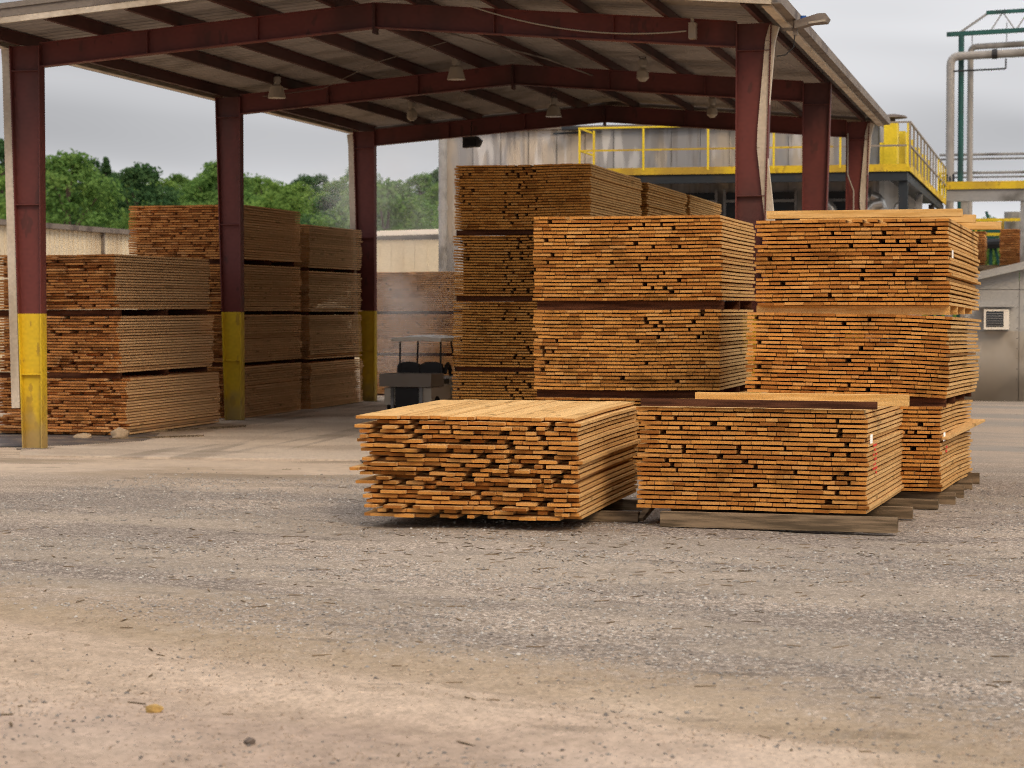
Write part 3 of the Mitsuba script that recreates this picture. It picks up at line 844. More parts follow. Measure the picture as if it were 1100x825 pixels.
bolster((-4.15, 26.1, 1.49), (-1.62, 25.98, 1.485), 0.16, 0.13, 'timber_light', 'pale plank lying on the tight front pack behind the dark timber', name='timber')
bolster((-3.68, 29.15, 3.80), (-1.14, 29.0, 3.80), 0.20, 0.10, 'timber_light', 'pale timber lying along the top front of the right stack', name='timber')
bolster((-3.4, 30.6, 3.80), (-1.02, 30.45, 3.78), 0.22, 0.10, 'timber_light', 'second pale timber on top of the right stack, behind the first', name='timber')
bolster((-3.2, 32.3, 3.76), (-0.72, 32.15, 3.74), 0.22, 0.11, 'timber_light', 'rearmost pale timber on top of the right stack', name='timber')
joint(-7.6, -4.75, 32.30, 3.6, 2.61, 0.105, 'timber_dark', 'dark bolsters between the upper and lower packs of the middle stack', 'bolsters in the middle stack, upper joint')
joint(-7.6, -4.75, 32.30, 3.6, 1.275, 0.095, 'timber_dark', 'dark bolsters under the lower pack of the middle stack', 'bolsters in the middle stack, lower joint')
joint(-7.6, -4.75, 32.30, 3.6, 0.07, 0.12, 'timber_grey', 'bolsters on the ground under the middle stack', 'ground bolsters of the middle stack')
joint(-3.84, -1.30, 28.97, 4.3, 2.548, 0.090, 'timber_light', 'light bolsters between the top and middle packs of the right stack', 'bolsters in the right stack, upper joint', (0.03, 0.26, 0.5, 0.75), yaw=-3.2)
joint(-3.9, -1.34, 28.97, 4.3, 1.345, 0.10, 'timber_dark', 'dark bolsters between the middle and bottom packs of the right stack', 'bolsters in the right stack, lower joint', (0.03, 0.3, 0.6, 0.85), yaw=-3.2)
joint(-3.9, -1.33, 28.97, 4.3, 0.08, 0.14, 'timber_grey', 'dark bolsters on the ground under the right stack', 'ground bolsters of the right stack', (0.03, 0.3, 0.58, 0.85), yaw=-3.2, over=0.12)
for (z, h, nm) in ((1.305, 0.07, 'lowest'), (2.75, 0.08, 'middle'), (4.10, 0.08, 'highest')):
    for yf, st in ((43.3, 'tallest golden stack'), (49.6, 'second stack behind the tallest golden one'), (55.6, 'third stack behind the tallest golden one')):
        joint(-11.9, -9.05, yf, 5.5, z, h, 'timber_dark', f'dark bolsters in the {nm} joint of the {st}', f'bolsters, {nm} joint of the {st}', (0.03, 0.93))
for (z, h, nm) in ((1.22, 0.08, 'lower'), (2.46, 0.09, 'upper')):
    joint(-20.5, -17.85, 39.9, 5.0, z, h, 'timber_dark', f'dark bolsters in the {nm} joint of the three high brown stack', f'bolsters, {nm} joint of the brown stack', (0.03, 0.5, 0.93))
for (z, h, nm) in ((1.26, 0.06, 'lowest'), (2.435, 0.06, 'middle'), (3.605, 0.09, 'highest')):
    joint(-20.5, -17.9, 46.75, 4.0, z, h, 'timber_dark', f'dark bolsters in the {nm} joint of the four high brown stack', f'bolsters, {nm} joint of the four high brown stack', (0.04, 0.5, 0.9))
for (z, h, nm) in ((1.235, 0.06, 'lowest'), (2.405, 0.06, 'middle'), (3.505, 0.08, 'highest')):
    joint(-20.4, -17.9, 51.3, 4.2, z, h, 'timber_dark', f'dark bolsters in the {nm} joint of the four high paler stack', f'bolsters, {nm} joint of the paler stack', (0.04, 0.5, 0.9))
for (z, h, nm) in ((1.2, 0.07, 'lower'), (2.40, 0.07, 'upper')):
    joint(-19.4, -16.7, 60.4, 4.5, z, h, 'timber_dark', f'bolsters in the {nm} joint of the pinkish stack beyond the shed', f'bolsters, {nm} joint of the pinkish stack', (0.03, 0.9))

# ------------------------------------------------------------------ golf cart
CX, CY, CA = -14.52, 48.6, 0.0
Mc = frame((CX, CY, 0.03), -4.0)
cart = thing('golf_cart', 'golf cart with black seats, beige roof and grey cargo box by the third left column', 'golf cart')
cb = lambda lo, hi, tone=0.5: MB().box(lo, hi, tone, Mc)


def cpt(*p):
    return (Mc @ [*p, 1])[:3]


bed = MB()
bed.box((-0.66, 0.0, 0.68), (0.62, 0.04, 0.98), 0.5, Mc).box((-0.66, 0.85, 0.68), (0.62, 0.89, 0.98), 0.5, Mc).box((-0.66, 0.04, 0.68), (-0.62, 0.85, 0.98), 0.5, Mc).box((0.58, 0.04, 0.68), (0.62, 0.85, 0.98), 0.5, Mc).box((-0.62, 0.04, 0.68), (0.58, 0.85, 0.72), 0.5, Mc)
put(f'{cart}__cargo_bed', bed, 'cart_grey')
bm = MB().prism([(0.12, 0.25), (0.12, 0.66), (0.95, 0.66), (1.0, 0.72), (1.45, 0.66), (1.5, 0.32), (2.0, 0.30), (2.05, 0.8), (2.2, 0.88), (2.55, 0.7), (2.6, 0.3), (2.3, 0.22)], 0, -0.58, 0.58)
bm.v = [q @ Mc[:3, :3].T + Mc[:3, 3] for q in bm.v]
put(f'{cart}__body', bm, 'cart_beige')
put(f'{cart}__rear_panel', cb((-0.30, 0.09, 0.20), (0.28, 0.118, 0.66)), 'black_plastic')
put(f'{cart}__rear_post', cb((-0.40, 0.06, 0.18), (-0.33, 0.119, 0.675)), 'grey_steel')
put(f'{cart}__rear_post', cb((0.31, 0.06, 0.18), (0.38, 0.119, 0.675)), 'grey_steel')
put(f'{cart}__seat', cb((-0.55, 0.98, 0.725), (0.55, 1.46, 0.84)), 'black_plastic')
for s in (-0.29, 0.29):
    q = np.linspace(0, np.pi, 9)
    poly = [(s - 0.28, 0.85)] + [(s - 0.28 * np.cos(a), 1.10 + 0.14 * np.sin(a) ** 0.6) for a in q] + [(s + 0.28, 0.85)]
    b = MB().prism(poly, 1, 0.92, 1.02)
    b.v = [p @ Mc[:3, :3].T + Mc[:3, 3] for p in b.v]
    put(f'{cart}__seat_back', b, 'black_plastic')
q = np.linspace(0, np.pi, 9)
arm = MB().tube([cpt(0.60, 1.0 + 0.45 * t, 0.80 + 0.38 * np.sin(np.pi * (0.15 + 0.75 * t))) for t in np.linspace(0, 1, 9)], 0.05, 8)
put(f'{cart}__arm_rest', arm, 'black_plastic')
rf = trimesh.creation.box((1.24, 1.75, 0.09)).subdivide().subdivide().subdivide()
vv = np.array(rf.vertices)
vv[:, 2] += 0.07 * (1 - (vv[:, 0] / 0.62) ** 2) * (1 - 0.6 * (vv[:, 1] / 0.88) ** 2)
vv += [0, 1.55, 1.76]
vv = vv @ Mc[:3, :3].T + Mc[:3, 3]
put(f'{cart}__roof', (vv, np.array(rf.faces), np.zeros((len(vv), 2))), 'cart_roof', smooth=40)
for a, b in (((-0.50, 0.92, 0.72), (-0.50, 0.95, 1.71)), ((0.52, 0.92, 0.72), (0.52, 0.95, 1.71)), ((-0.52, 2.12, 0.80), (-0.42, 1.95, 1.71)), ((0.52, 2.12, 0.80), (0.42, 1.95, 1.71))):
    put(f'{cart}__roof_post', MB().tube([cpt(*a), cpt(*b)], 0.022, 8), 'black_plastic')
put(f'{cart}__steering_wheel', MB().tube([cpt(-0.27 + 0.17 * np.cos(a), 1.78 + 0.07 * np.sin(a), 1.0 + 0.14 * np.sin(a)) for a in np.linspace(0, 6.283, 17)], 0.018, 6, cap=False), 'black_plastic')
for x_, y_ in ((-0.50, 0.52), (0.50, 0.52), (-0.52, 2.26), (0.56, 2.26)):
    w = put(f'{cart}__wheel', MB().tube([cpt(x_ - 0.10, y_, 0.23), cpt(x_ - 0.085, y_, 0.23), cpt(x_ + 0.085, y_, 0.23), cpt(x_ + 0.10, y_, 0.23)], [0.19, 0.23, 0.23, 0.19], 20), 'rubber', smooth=40)
    put(f'{w}__rim', MB().tube([cpt(x_ - 0.104, y_, 0.23), cpt(x_ + 0.104, y_, 0.23)], 0.11, 14), 'grey_steel')

# ------------------------------------------------------------------ kiln with its walkway
kiln = thing('kiln_building', 'tall stained silver metal kiln building behind the shed', 'building')
KY, KX0, KX1, KZ = 66.0, -18.42, -5.05, 8.0
npan = 15
for k in range(npan):
    xa, xb = KX0 + (KX1 - KX0) * k / npan, KX0 + (KX1 - KX0) * (k + 1) / npan
    m = MB()
    m.box((xa + 0.008, KY, 0.02), (xb - 0.008, KY + 0.04, KZ), rng.random())
    m.box((xb - 0.035, KY - 0.02, 0.02), (xb - 0.010, KY - 0.001, KZ), rng.random() * 0.5)
    m.box(((xa + xb) / 2 - 0.012, KY - 0.012, 0.02), ((xa + xb) / 2 + 0.012, KY - 0.001, KZ), 0.4)
    put(f'{kiln}__wall_panel', m, 'kiln_metal')
put(f'{kiln}__core', MB().box((KX0 + 0.02, KY + 0.05, 0.0), (KX1 - 0.02, KY + 22, KZ - 0.02)), 'grey_steel')
for k in range(11):
    ya = KY + 0.06 + 2.0 * k
    put(f'{kiln}__wall_panel', MB().box((KX1 - 0.015, ya, 0.02), (KX1 + 0.03, ya + 1.97, KZ), rng.random()), 'kiln_metal')
put(f'{kiln}__roof', MB().box((KX0 - 0.1, KY - 0.25, KZ + 0.002), (KX1 + 0.04, KY + 22.2, KZ + 0.10)), 'gutter_metal')
put(f'{kiln}__corner_pipe', MB().tube([(KX0 - 0.02, KY - 0.22, 0.0), (KX0 - 0.02, KY - 0.22, 7.0)], 0.135, 16).tube([(KX0 - 0.02, KY - 0.22, 5.55), (KX0 - 0.02, KY - 0.22, 5.68)], 0.16, 16).tube([(KX0 - 0.02, KY - 0.22, 6.95), (KX0 - 0.02, KY - 0.22, 7.9)], 0.135, 16), 'grey_steel')
for xa, xb in ((-12.0, -9.9), (-9.6, -7.5), (-7.2, -5.3)):
    d = put(f'{kiln}__door', MB().box((xa, KY - 0.16, 0.3), (xb, KY - 0.03, 6.0)), 'dark_steel')
    put(f'{d}__frame', MB().box((xa - 0.06, KY - 0.20, 0.3), (xa + 0.02, KY - 0.165, 6.1)).box((xb - 0.02, KY - 0.20, 0.3), (xb + 0.06, KY - 0.165, 6.1)).box((xa + 0.03, KY - 0.20, 5.7), (xb - 0.03, KY - 0.165, 5.78)), 'grey_steel')
put(f'{kiln}__vent', MB().tube([(-14.3, KY - 0.5, 7.95), (-14.3, KY - 0.5, 8.05), (-14.3, KY - 0.5, 8.10)], [0.30, 0.30, 0.05], 16).beam((-14.9, KY - 0.3, 7.86), (-13.4, KY - 0.3, 7.90), 0.06, 0.06), 'dark_steel')

wk = thing('steel_walkway', 'raised steel walkway with yellow railings round the kiln', 'walkway')
DX0, DX1, DY, DZ = -13.75, -4.0, 64.0, 6.52
put(f'{wk}__deck', MB().box((DX0, DY + 0.03, DZ), (DX1 - 0.03, KY - 0.03, DZ + 0.06)).box((KX1 + 0.06, KY - 0.028, DZ), (DX1 - 0.03, 86.0, DZ + 0.06)), 'dark_steel')
put(f'{wk}__toe_board', MB().box((DX0, DY - 0.01, DZ - 0.06), (DX1, DY + 0.025, DZ + 0.15)), 'yellow_paint')
put(f'{wk}__toe_board', MB().box((DX1 - 0.025, DY + 0.03, DZ - 0.06), (DX1 + 0.01, 86.0, DZ + 0.15)), 'yellow_paint')
put(f'{wk}__beam', MB().box((DX0 + 0.1, DY + 0.06, DZ - 0.32), (DX1 - 0.08, DY + 0.2, DZ - 0.065)).box((DX1 - 0.22, DY + 0.21, DZ - 0.32), (DX1 - 0.08, 85.9, DZ - 0.065)), 'dark_steel')
for x in (-13.4, -8.7, -4.2):
    put(f'{wk}__leg', MB().beam((x, DY + 0.3, 0), (x, DY + 0.3, DZ - 0.33), 0.26, 0.2, up=(0, 1, 0)), 'dark_steel')
for y in (72.0, 79.5, 85.5):
    put(f'{wk}__leg', MB().beam((-4.2, y, 0), (-4.2, y, DZ - 0.33), 0.2, 0.2, up=(0, 1, 0)), 'dark_steel' if y > 75 else 'grey_steel')


def rail_post(x, y, z=DZ + 0.06, h=1.26, mat='bright_yellow'):
    put(f'{wk}__rail_post', MB().beam((x, y, z), (x, y, z + h), 0.055, 0.055, up=(0, 1, 0)), mat)


for k in range(6):
    rail_post(DX0 + 0.04 + (DX1 - DX0 - 0.1) * k / 5, DY)
rail_post(DX0 + 0.35, DY + 0.6)
for k in range(1, 13):
    rail_post(DX1, DY + 1.8 * k, mat='cart_grey' if k < 9 else 'bright_yellow')
rail_post(DX1, DY + 0.02, mat='cart_grey')
for h in (0.62, 1.29):
    put(f'{wk}__hand_rail', MB().beam((DX0, DY, DZ + 0.06 + h), (-6.2, DY, DZ + 0.06 + h), 0.05, 0.05), 'bright_yellow' if h > 1 else 'yellow_paint')
    put(f'{wk}__hand_rail', MB().beam((-6.19, DY, DZ + 0.06 + h), (DX1, DY, DZ + 0.06 + h), 0.05, 0.05), 'cart_grey')
    put(f'{wk}__hand_rail', MB().beam((DX0 + 0.04, DY, DZ + 0.06 + h), (DX0 + 0.04, KY - 0.1, DZ + 0.06 + h), 0.05, 0.05), 'bright_yellow')
    put(f'{wk}__hand_rail', MB().beam((DX1, DY, DZ + 0.06 + h), (DX1, 86.0, DZ + 0.06 + h), 0.05, 0.05), 'cart_grey')

for k, y in enumerate((65.0, 68.7, 72.3, 75.8, 79.3, 82.6)):
    c = thing('yellow_cabinet', f'{["nearest", "second nearest", "third nearest", "fourth nearest", "fifth", "farthest"][k]} tall yellow cabinet standing on the kiln walkway', 'cabinet', 'yellow cabinets on the kiln walkway')
    put(f'{c}__housing', MB().box((-4.82, y, DZ + 0.20), (-4.44, y + 0.9, DZ + 1.46)), 'bright_yellow')
    put(f'{c}__side_box', MB().box((-4.94, y + 0.05, DZ + 0.07), (-4.825, y + 0.8, DZ + 0.85)), 'bright_yellow')
    put(f'{c}__feet', MB().box((-4.80, y + 0.05, DZ + 0.062), (-4.74, y + 0.85, DZ + 0.198)).box((-4.54, y + 0.05, DZ + 0.062), (-4.48, y + 0.85, DZ + 0.198)), 'dark_steel')
put('vent_cap', MB().tube([(-4.62, 65.6, DZ + 1.462), (-4.62, 65.6, DZ + 1.60)], 0.09, 12).tube([(-4.62, 65.6, DZ + 1.601), (-4.62, 65.6, DZ + 1.66), (-4.62, 65.6, DZ + 1.72)], [0.44, 0.40, 0.1], 22), 'gutter_metal', smooth=30, label='grey mushroom shaped vent cap above the nearest yellow cabinet', category='vent')
scr = rng
for k, (x, y, r_, z1, bend) in enumerate(((-5.7, 65.2, 0.16, 5.7, 0.35), (-5.25, 65.0, 0.17, 5.55, 0.3), (-4.85, 65.1, 0.15, 5.75, -0.25), (-4.5, 65.0, 0.13, 5.5, 0.2), (-6.3, 65.3, 0.16, 5.6, -0.3))):
    pts = [(x, y, 0.1), (x, y, z1 - 0.35), (x + 0.06 * np.sign(bend), y, z1 - 0.15), (x + bend * 0.6, y, z1), (x + bend * 1.3, y, z1 + 0.06)]
    put('kiln_duct', MB().tube(pts, r_, 14), 'duct_silver', smooth=40, label=f'bent silver duct under the right end of the kiln walkway, {["second", "third", "fourth", "fifth", "first"][k]} from the left', category='duct', group='silver ducts under the kiln walkway')

# ------------------------------------------------------------------ yard machinery at right
cw = thing('catwalk', 'long grey steel catwalk with a yellow edge running out of the picture at right', 'catwalk')
put(f'{cw}__girder', MB().box((-3.98, 86.1, 6.62), (8.0, 86.3, 7.06)).box((-3.98, 86.0, 6.60), (8.0, 86.4, 6.618)), 'grey_steel')
put(f'{cw}__deck', MB().box((-3.98, 86.05, 7.063), (8.0, 87.4, 7.10)), 'dark_steel')
put(f'{cw}__toe_board', MB().box((-3.98, 86.0, 7.064), (8.0, 86.045, 7.36)), 'yellow_paint')
put(f'{cw}__leg', MB().beam((-1.02, 86.2, 0), (-1.02, 86.2, 6.60), 0.36, 0.3, up=(0, 1, 0)), 'grey_steel')
put(f'{cw}__leg', MB().beam((-3.3, 86.2, 0), (-3.3, 86.2, 6.60), 0.26, 0.25, up=(0, 1, 0)), 'duct_silver')
put(f'{cw}__leg', MB().beam((6.0, 86.2, 0), (6.0, 86.2, 6.60), 0.36, 0.3, up=(0, 1, 0)), 'grey_steel')

put('steel_pole', MB().tube([(-3.62, 90, 0), (-3.62, 90, 13.45)], 0.115, 12), 'teal_paint', label='tall teal steel pole carrying the end of the lattice gantry', category='pole')
gt = thing('lattice_gantry', 'teal lattice gantry high at the right edge', 'gantry')
sl_ = 0.03
put(f'{gt}__lower_chord', MB().beam((-4.2, 90, 13.48), (9.0, 90, 13.48 + 13.2 * sl_), 0.2, 0.17), 'teal_paint')
put(f'{gt}__upper_chord', MB().beam((-2.65, 90, 14.30), (9.0, 90, 14.30 + 11.65 * sl_), 0.18, 0.14), 'teal_paint')
put(f'{gt}__end_brace', MB().beam((-3.65, 90, 13.56), (-2.6, 90, 14.27), 0.09, 0.09), 'grey_steel')
x = -2.45
k = 0
while x < 8.0:
    a = (x, 90, 13.56 + (x + 4.2) * sl_) if k % 2 == 0 else (x, 90, 14.25 + (x + 2.65) * sl_)
    xb = x + 0.42
    b = (xb, 90, 14.25 + (xb + 2.65) * sl_) if k % 2 == 0 else (xb, 90, 13.56 + (xb + 4.2) * sl_)
    put(f'{gt}__lattice_bar', MB().beam(a, b, 0.05, 0.05), 'grey_steel')
    x = xb + (0.12 if k % 2 else 0.05)
    k += 1


def elbow(a, c, b, r, n=6):
    """Points from a to b round the corner c."""
    a, c, b = map(lambda q: np.array(q, float), (a, c, b))
    u, w = (a - c) / np.linalg.norm(a - c), (b - c) / np.linalg.norm(b - c)
    p0, p1 = c + u * r, c + w * r
    t = np.linspace(0, 1, n)[:, None]
    return np.vstack([a, (1 - t) ** 2 * p0 + 2 * t * (1 - t) * c + t ** 2 * p1, b])


put('steam_pipe', MB().tube(elbow((-4.02, 89.6, 0.1), (-4.02, 89.6, 12.55), (9, 89.6, 12.9), 0.35), 0.165, 14), 'pipe_lagging', smooth=40, label='thick grey pipe rising at the left of the gantry and turning right', category='pipe')
put('steam_pipe', MB().tube(elbow((-3.27, 90.4, 0.1), (-3.27, 90.4, 13.0), (9, 90.4, 13.4), 0.25), 0.12, 14), 'pipe_lagging', smooth=40, label='thinner grey pipe right of the teal pole, turning right above the thick one', category='pipe')
put('pipe_valve', MB().tube([(-2.43, 89.6, 12.60), (-2.40, 89.6, 12.60), (-2.36, 89.6, 12.60), (-2.20, 89.6, 12.61), (-2.16, 89.6, 12.61)], [0.05, 0.20, 0.20, 0.20, 0.05], 12), 'black_plastic', label='dark valve on the thick grey pipe', category='valve')
put('pipe_bracket', MB().tube([(-3.9, 89.5, 11.95), (-1.9, 89.5, 12.0), (-1.86, 89.5, 12.02), (-1.86, 89.5, 12.4)], 0.035, 6), 'black_plastic', label='thin dark rod hung under the thick grey pipe', category='rod')
put('hanger_rod', MB().tube([(-1.85, 90.2, 13.15), (-1.85, 90.1, 13.9)], 0.02, 6).tube([(-3.20, 90.2, 13.0), (-3.20, 90.1, 13.6)], 0.02, 6), 'grey_steel', label='thin hanger rods between the gantry and the upper pipe', category='rod')
for z, lab in ((8.72, 'upper pair of thin level pipes above the catwalk'), (7.98, 'lower pair of thin level pipes above the catwalk')):
    k = put('level_pipes', MB().tube([(-4.5, 91, z), (9, 91, z + 0.02)], 0.055, 8).tube([(-4.5, 91.3, z - 0.16), (9, 91.3, z - 0.14)], 0.04, 8), 'grey_steel', label=lab, category='pipe')
cl = MB()
for k in range(5):
    cl.tube([(-4.35 + 0.13 * k, 88.5, 6.9), (-4.35 + 0.13 * k, 88.5, 7.8 - 0.1 * (k % 2))], 0.05, 8).tube([(-4.42 + 0.13 * k, 88.4, 7.3), (-4.26 + 0.13 * k, 88.4, 7.3)], 0.07, 8)
put('pipe_fittings', cl, 'dark_steel', label='cluster of dark valves and fittings at the foot of the thick grey pipe', category='valves')

cv = thing('conveyor', 'dark teal inclined conveyor under the catwalk', 'conveyor')
put(f'{cv}__trough', MB().beam((-3.0, 96, 5.5), (3.5, 96, 7.3), 0.9, 0.35), 'teal_paint')
put(f'{cv}__leg', MB().beam((-2.55, 95.6, 0), (-2.55, 95.6, 5.5), 0.14, 0.14, up=(0, 1, 0)), 'teal_paint')
put(f'{cv}__leg', MB().beam((-2.0, 95.6, 3.5), (-2.75, 95.6, 6.6), 0.12, 0.12), 'teal_paint')
put(f'{cv}__leg', MB().beam((3.0, 96, 0), (3.0, 96, 7.0), 0.14, 0.14, up=(0, 1, 0)), 'teal_paint')
put(f'{cv}__motor', MB().tube([(-2.9, 95.4, 5.2), (-2.1, 95.4, 5.25)], 0.22, 12), 'dark_steel')
put('hopper', MB().tube([(-1.62, 94, 5.0), (-1.62, 94, 5.7), (-1.62, 94, 6.5)], [0.12, 0.34, 0.36], 14), 'grey_steel', label='grey hopper hanging by the conveyor', category='hopper')
pl_ = thing('infeed_platform', 'raised steel platform with yellow guard rails beyond the right stack', 'platform')
put(f'{pl_}__deck', MB().box((-3.2, 89, 4.0), (6, 94, 4.2)), 'timber_grey')
for x in (-3.0, 0.4, 4.0):
    put(f'{pl_}__leg', MB().beam((x, 89.2, 0), (x, 89.2, 4.0), 0.2, 0.2, up=(0, 1, 0)), 'dark_steel')
for z in (5.55, 6.15):
    put(f'{pl_}__guard_rail', MB().beam((-3.2, 93.2, z), (6, 93.2, z), 0.08, 0.12), 'bright_yellow')
for x in (-3.1, -2.0, -0.9, 0.6, 2.2):
    put(f'{pl_}__rail_post', MB().beam((x, 93.2, 4.2), (x, 93.2, 6.2), 0.08, 0.08, up=(0, 1, 0)), 'yellow_paint')
pack('small reddish pack of lumber on the raised platform at the right edge', None, -2.05, -1.18, 89.6, 3.0, 4.22, 5.68, mat='lumber_brown', seed=95, single=False, dz=0.09)
pack('low reddish pack on the raised platform, seen just beside the top of the right stack', None, -3.05, -2.62, 89.6, 3.0, 4.22, 5.6, mat='lumber_brown', seed=96, single=False, dz=0.09)

hut = thing('grey_hut', 'low grey metal hut with a window air conditioner at the right edge', 'hut')
HX0, HX1, HY = -2.3, 5.1, 60.8
ap = (HX0 + HX1) / 2
hz = lambda x: 4.02 + 0.42 * (1 - abs(x - ap) / (ap - HX0)) * 1.9 - 0.70
for k, (xa, xb) in enumerate(((HX0, -0.86), (-0.85, 0.7), (0.71, 2.2), (2.21, 3.7), (3.71, HX1))):
    put(f'{hut}__wall_panel', MB().box((xa, HY, 1.905), (xb - 0.006, HY + 0.1, 3.02), 0.5), 'hut_paint')
    put(f'{hut}__gable_panel', MB().prism([(xa, 3.035), (xb - 0.006, 3.035), (xb - 0.006, hz(xb) + 0.001)] + ([(ap, hz(ap))] if xa < ap < xb else []) + [(xa, hz(xa))], 1, HY + 0.01, HY + 0.09), 'hut_paint')
    put(f'{hut}__base_panel', MB().box((xa, HY - 0.03, 0.0), (xb - 0.006, HY + 0.09, 1.88), 0.5), 'hut_base')
    rv = MB()
    for z in np.arange(0.3, 3.0, 0.28):
        rv.box((xb - 0.05, HY - 0.042, z), (xb - 0.03, HY - 0.031, z + 0.02))
    put(f'{hut}__rivets', rv, 'dark_steel')
put(f'{hut}__seam', MB().box((HX0, HY - 0.04, 1.882), (HX1, HY - 0.001, 1.903)), 'hut_base')
put(f'{hut}__lining', MB().box((HX0 + 0.103, HY + 0.104, 0.0), (HX1 - 0.103, HY + 0.16, 3.25)), 'hut_base')
put(f'{hut}__side_wall', MB().box((HX0, HY + 0.102, 0), (HX0 + 0.1, HY + 8, 3.25)), 'hut_paint')
for s in (-1, 1):
    xe = HX0 - 0.25 if s < 0 else HX1 + 0.25
    put(f'{hut}__roof', MB().beam((xe, HY + 4, hz(HX0 if s < 0 else HX1) - 0.02), (ap, HY + 4, hz(ap) + 0.09), 8.6, 0.06), 'grey_steel')
    put(f'{hut}__fascia', MB().beam((xe, HY - 0.33, hz(HX0 if s < 0 else HX1) - 0.06), (ap, HY - 0.33, hz(ap) + 0.05), 0.03, 0.20), 'hut_paint')
ac = thing('air_conditioner', 'dark fronted window air conditioner sticking out of the grey hut', 'air conditioner')
put(f'{ac}__housing', MB().box((-1.78, HY - 0.42, 1.95), (-1.12, HY - 0.045, 2.50)), 'cart_roof')
put(f'{ac}__grille', MB().box((-1.72, HY - 0.435, 2.02), (-1.26, HY - 0.422, 2.44)), 'dark_steel')
for k in range(6):
    put(f'{ac}__slat', MB().box((-1.71, HY - 0.445, 2.045 + k * 0.065), (-1.27, HY - 0.436, 2.062 + k * 0.065)), 'grey_steel')
put('window_hood', MB().box((-1.9, HY - 0.5, 2.56), (-1.0, HY - 0.045, 2.60)).box((-1.9, HY - 0.5, 2.60), (-1.0, HY - 0.47, 2.72)), 'hut_paint', label='small metal hood above the air conditioner on the grey hut', category='hood')

# ------------------------------------------------------------------ buildings at far left
wh = thing('long_warehouse', 'long cream metal warehouse with dark eave behind the brown stacks', 'building')
WX = -36.0
for k in range(28):
    ya = 46 + 2.0 * k
    m = MB().box((WX - 0.05, ya, 0), (WX, ya + 1.99, 5.42))
    for r_ in range(5):
        m.box((WX + 0.0005, ya + 0.2 + 0.4 * r_ - 0.03, 0), (WX + 0.03, ya + 0.2 + 0.4 * r_ + 0.03, 5.42))
    put(f'{wh}__wall_panel', m, 'wall_cream')
put(f'{wh}__eave', MB().box((WX - 0.3, 45.5, 5.43), (WX + 0.25, 102.2, 5.62)), 'gutter_metal')
put(f'{wh}__roof', MB().prism([(WX - 0.3, 5.625), (WX + 0.22, 5.625), (WX - 9, 6.1), (WX - 18, 5.625)], 1, 45.6, 102.1), 'roof_under')
for y in (66.5, 79.0, 91.0):
    put(f'{wh}__downspout', MB().box((WX + 0.035, y, 0.0), (WX + 0.15, y + 0.12, 5.42)), 'gutter_metal')
cr = thing('cream_building', 'cream metal building with a white eave seen beyond the third left column', 'building')
for k in range(14):
    xa = -34 + 1.0 * k
    m = MB().box((xa, 85, 0), (xa + 0.99, 85.1, 5.25))
    m.box((xa + 0.47, 84.97, 0), (xa + 0.53, 84.999, 5.25))
    put(f'{cr}__wall_panel', m, 'wall_cream')
put(f'{cr}__eave', MB().beam((-34.3, 84.85, 5.34), (-19.5, 84.85, 5.66), 0.3, 0.20), 'cart_roof')
put(f'{cr}__roof', MB().prism([(-34.3, 5.44), (-19.5, 5.77), (-19.5, 5.2), (-34.3, 5.2)], 1, 85.2, 100), 'roof_under')

# ------------------------------------------------------------------ hills and trees
hx = np.linspace(-320, 160, 61)
hy = np.concatenate([np.linspace(125, 330, 40), [400, 600]])
HXg, HYg = np.meshgrid(hx, hy)


def hill_z(x, y):
    s = np.clip((y - 130) / 120, 0, 1)
    s = s * s * (3 - 2 * s)
    fall = np.clip((x + 30) / 60, 0, 1)
    top = 10.6 - 3.0 * fall - 3.4 * np.clip((x + 135) / 65, 0, 1)
    return -0.5 + top * s + 1.2 * (meshkit.noise(np.stack([x * 0.03, y * 0.03, 0 * x], -1), 3) - 0.5) * s


HV = np.stack([HXg, HYg, hill_z(HXg, HYg)], -1).reshape(-1, 3)
n_ = len(hx)
i, j = np.meshgrid(np.arange(len(hy) - 1), np.arange(n_ - 1), indexing='ij')
a = (i * n_ + j).ravel()
scene['hills'] = mikit.ply((HV, np.stack([a, a + 1, a + n_ + 1, a + n_], 1)), 'hill_bsdf', smooth=True)
used['hills'] = 0
tag('hills', 'low wooded hill on the horizon', 'hill', kind='structure')


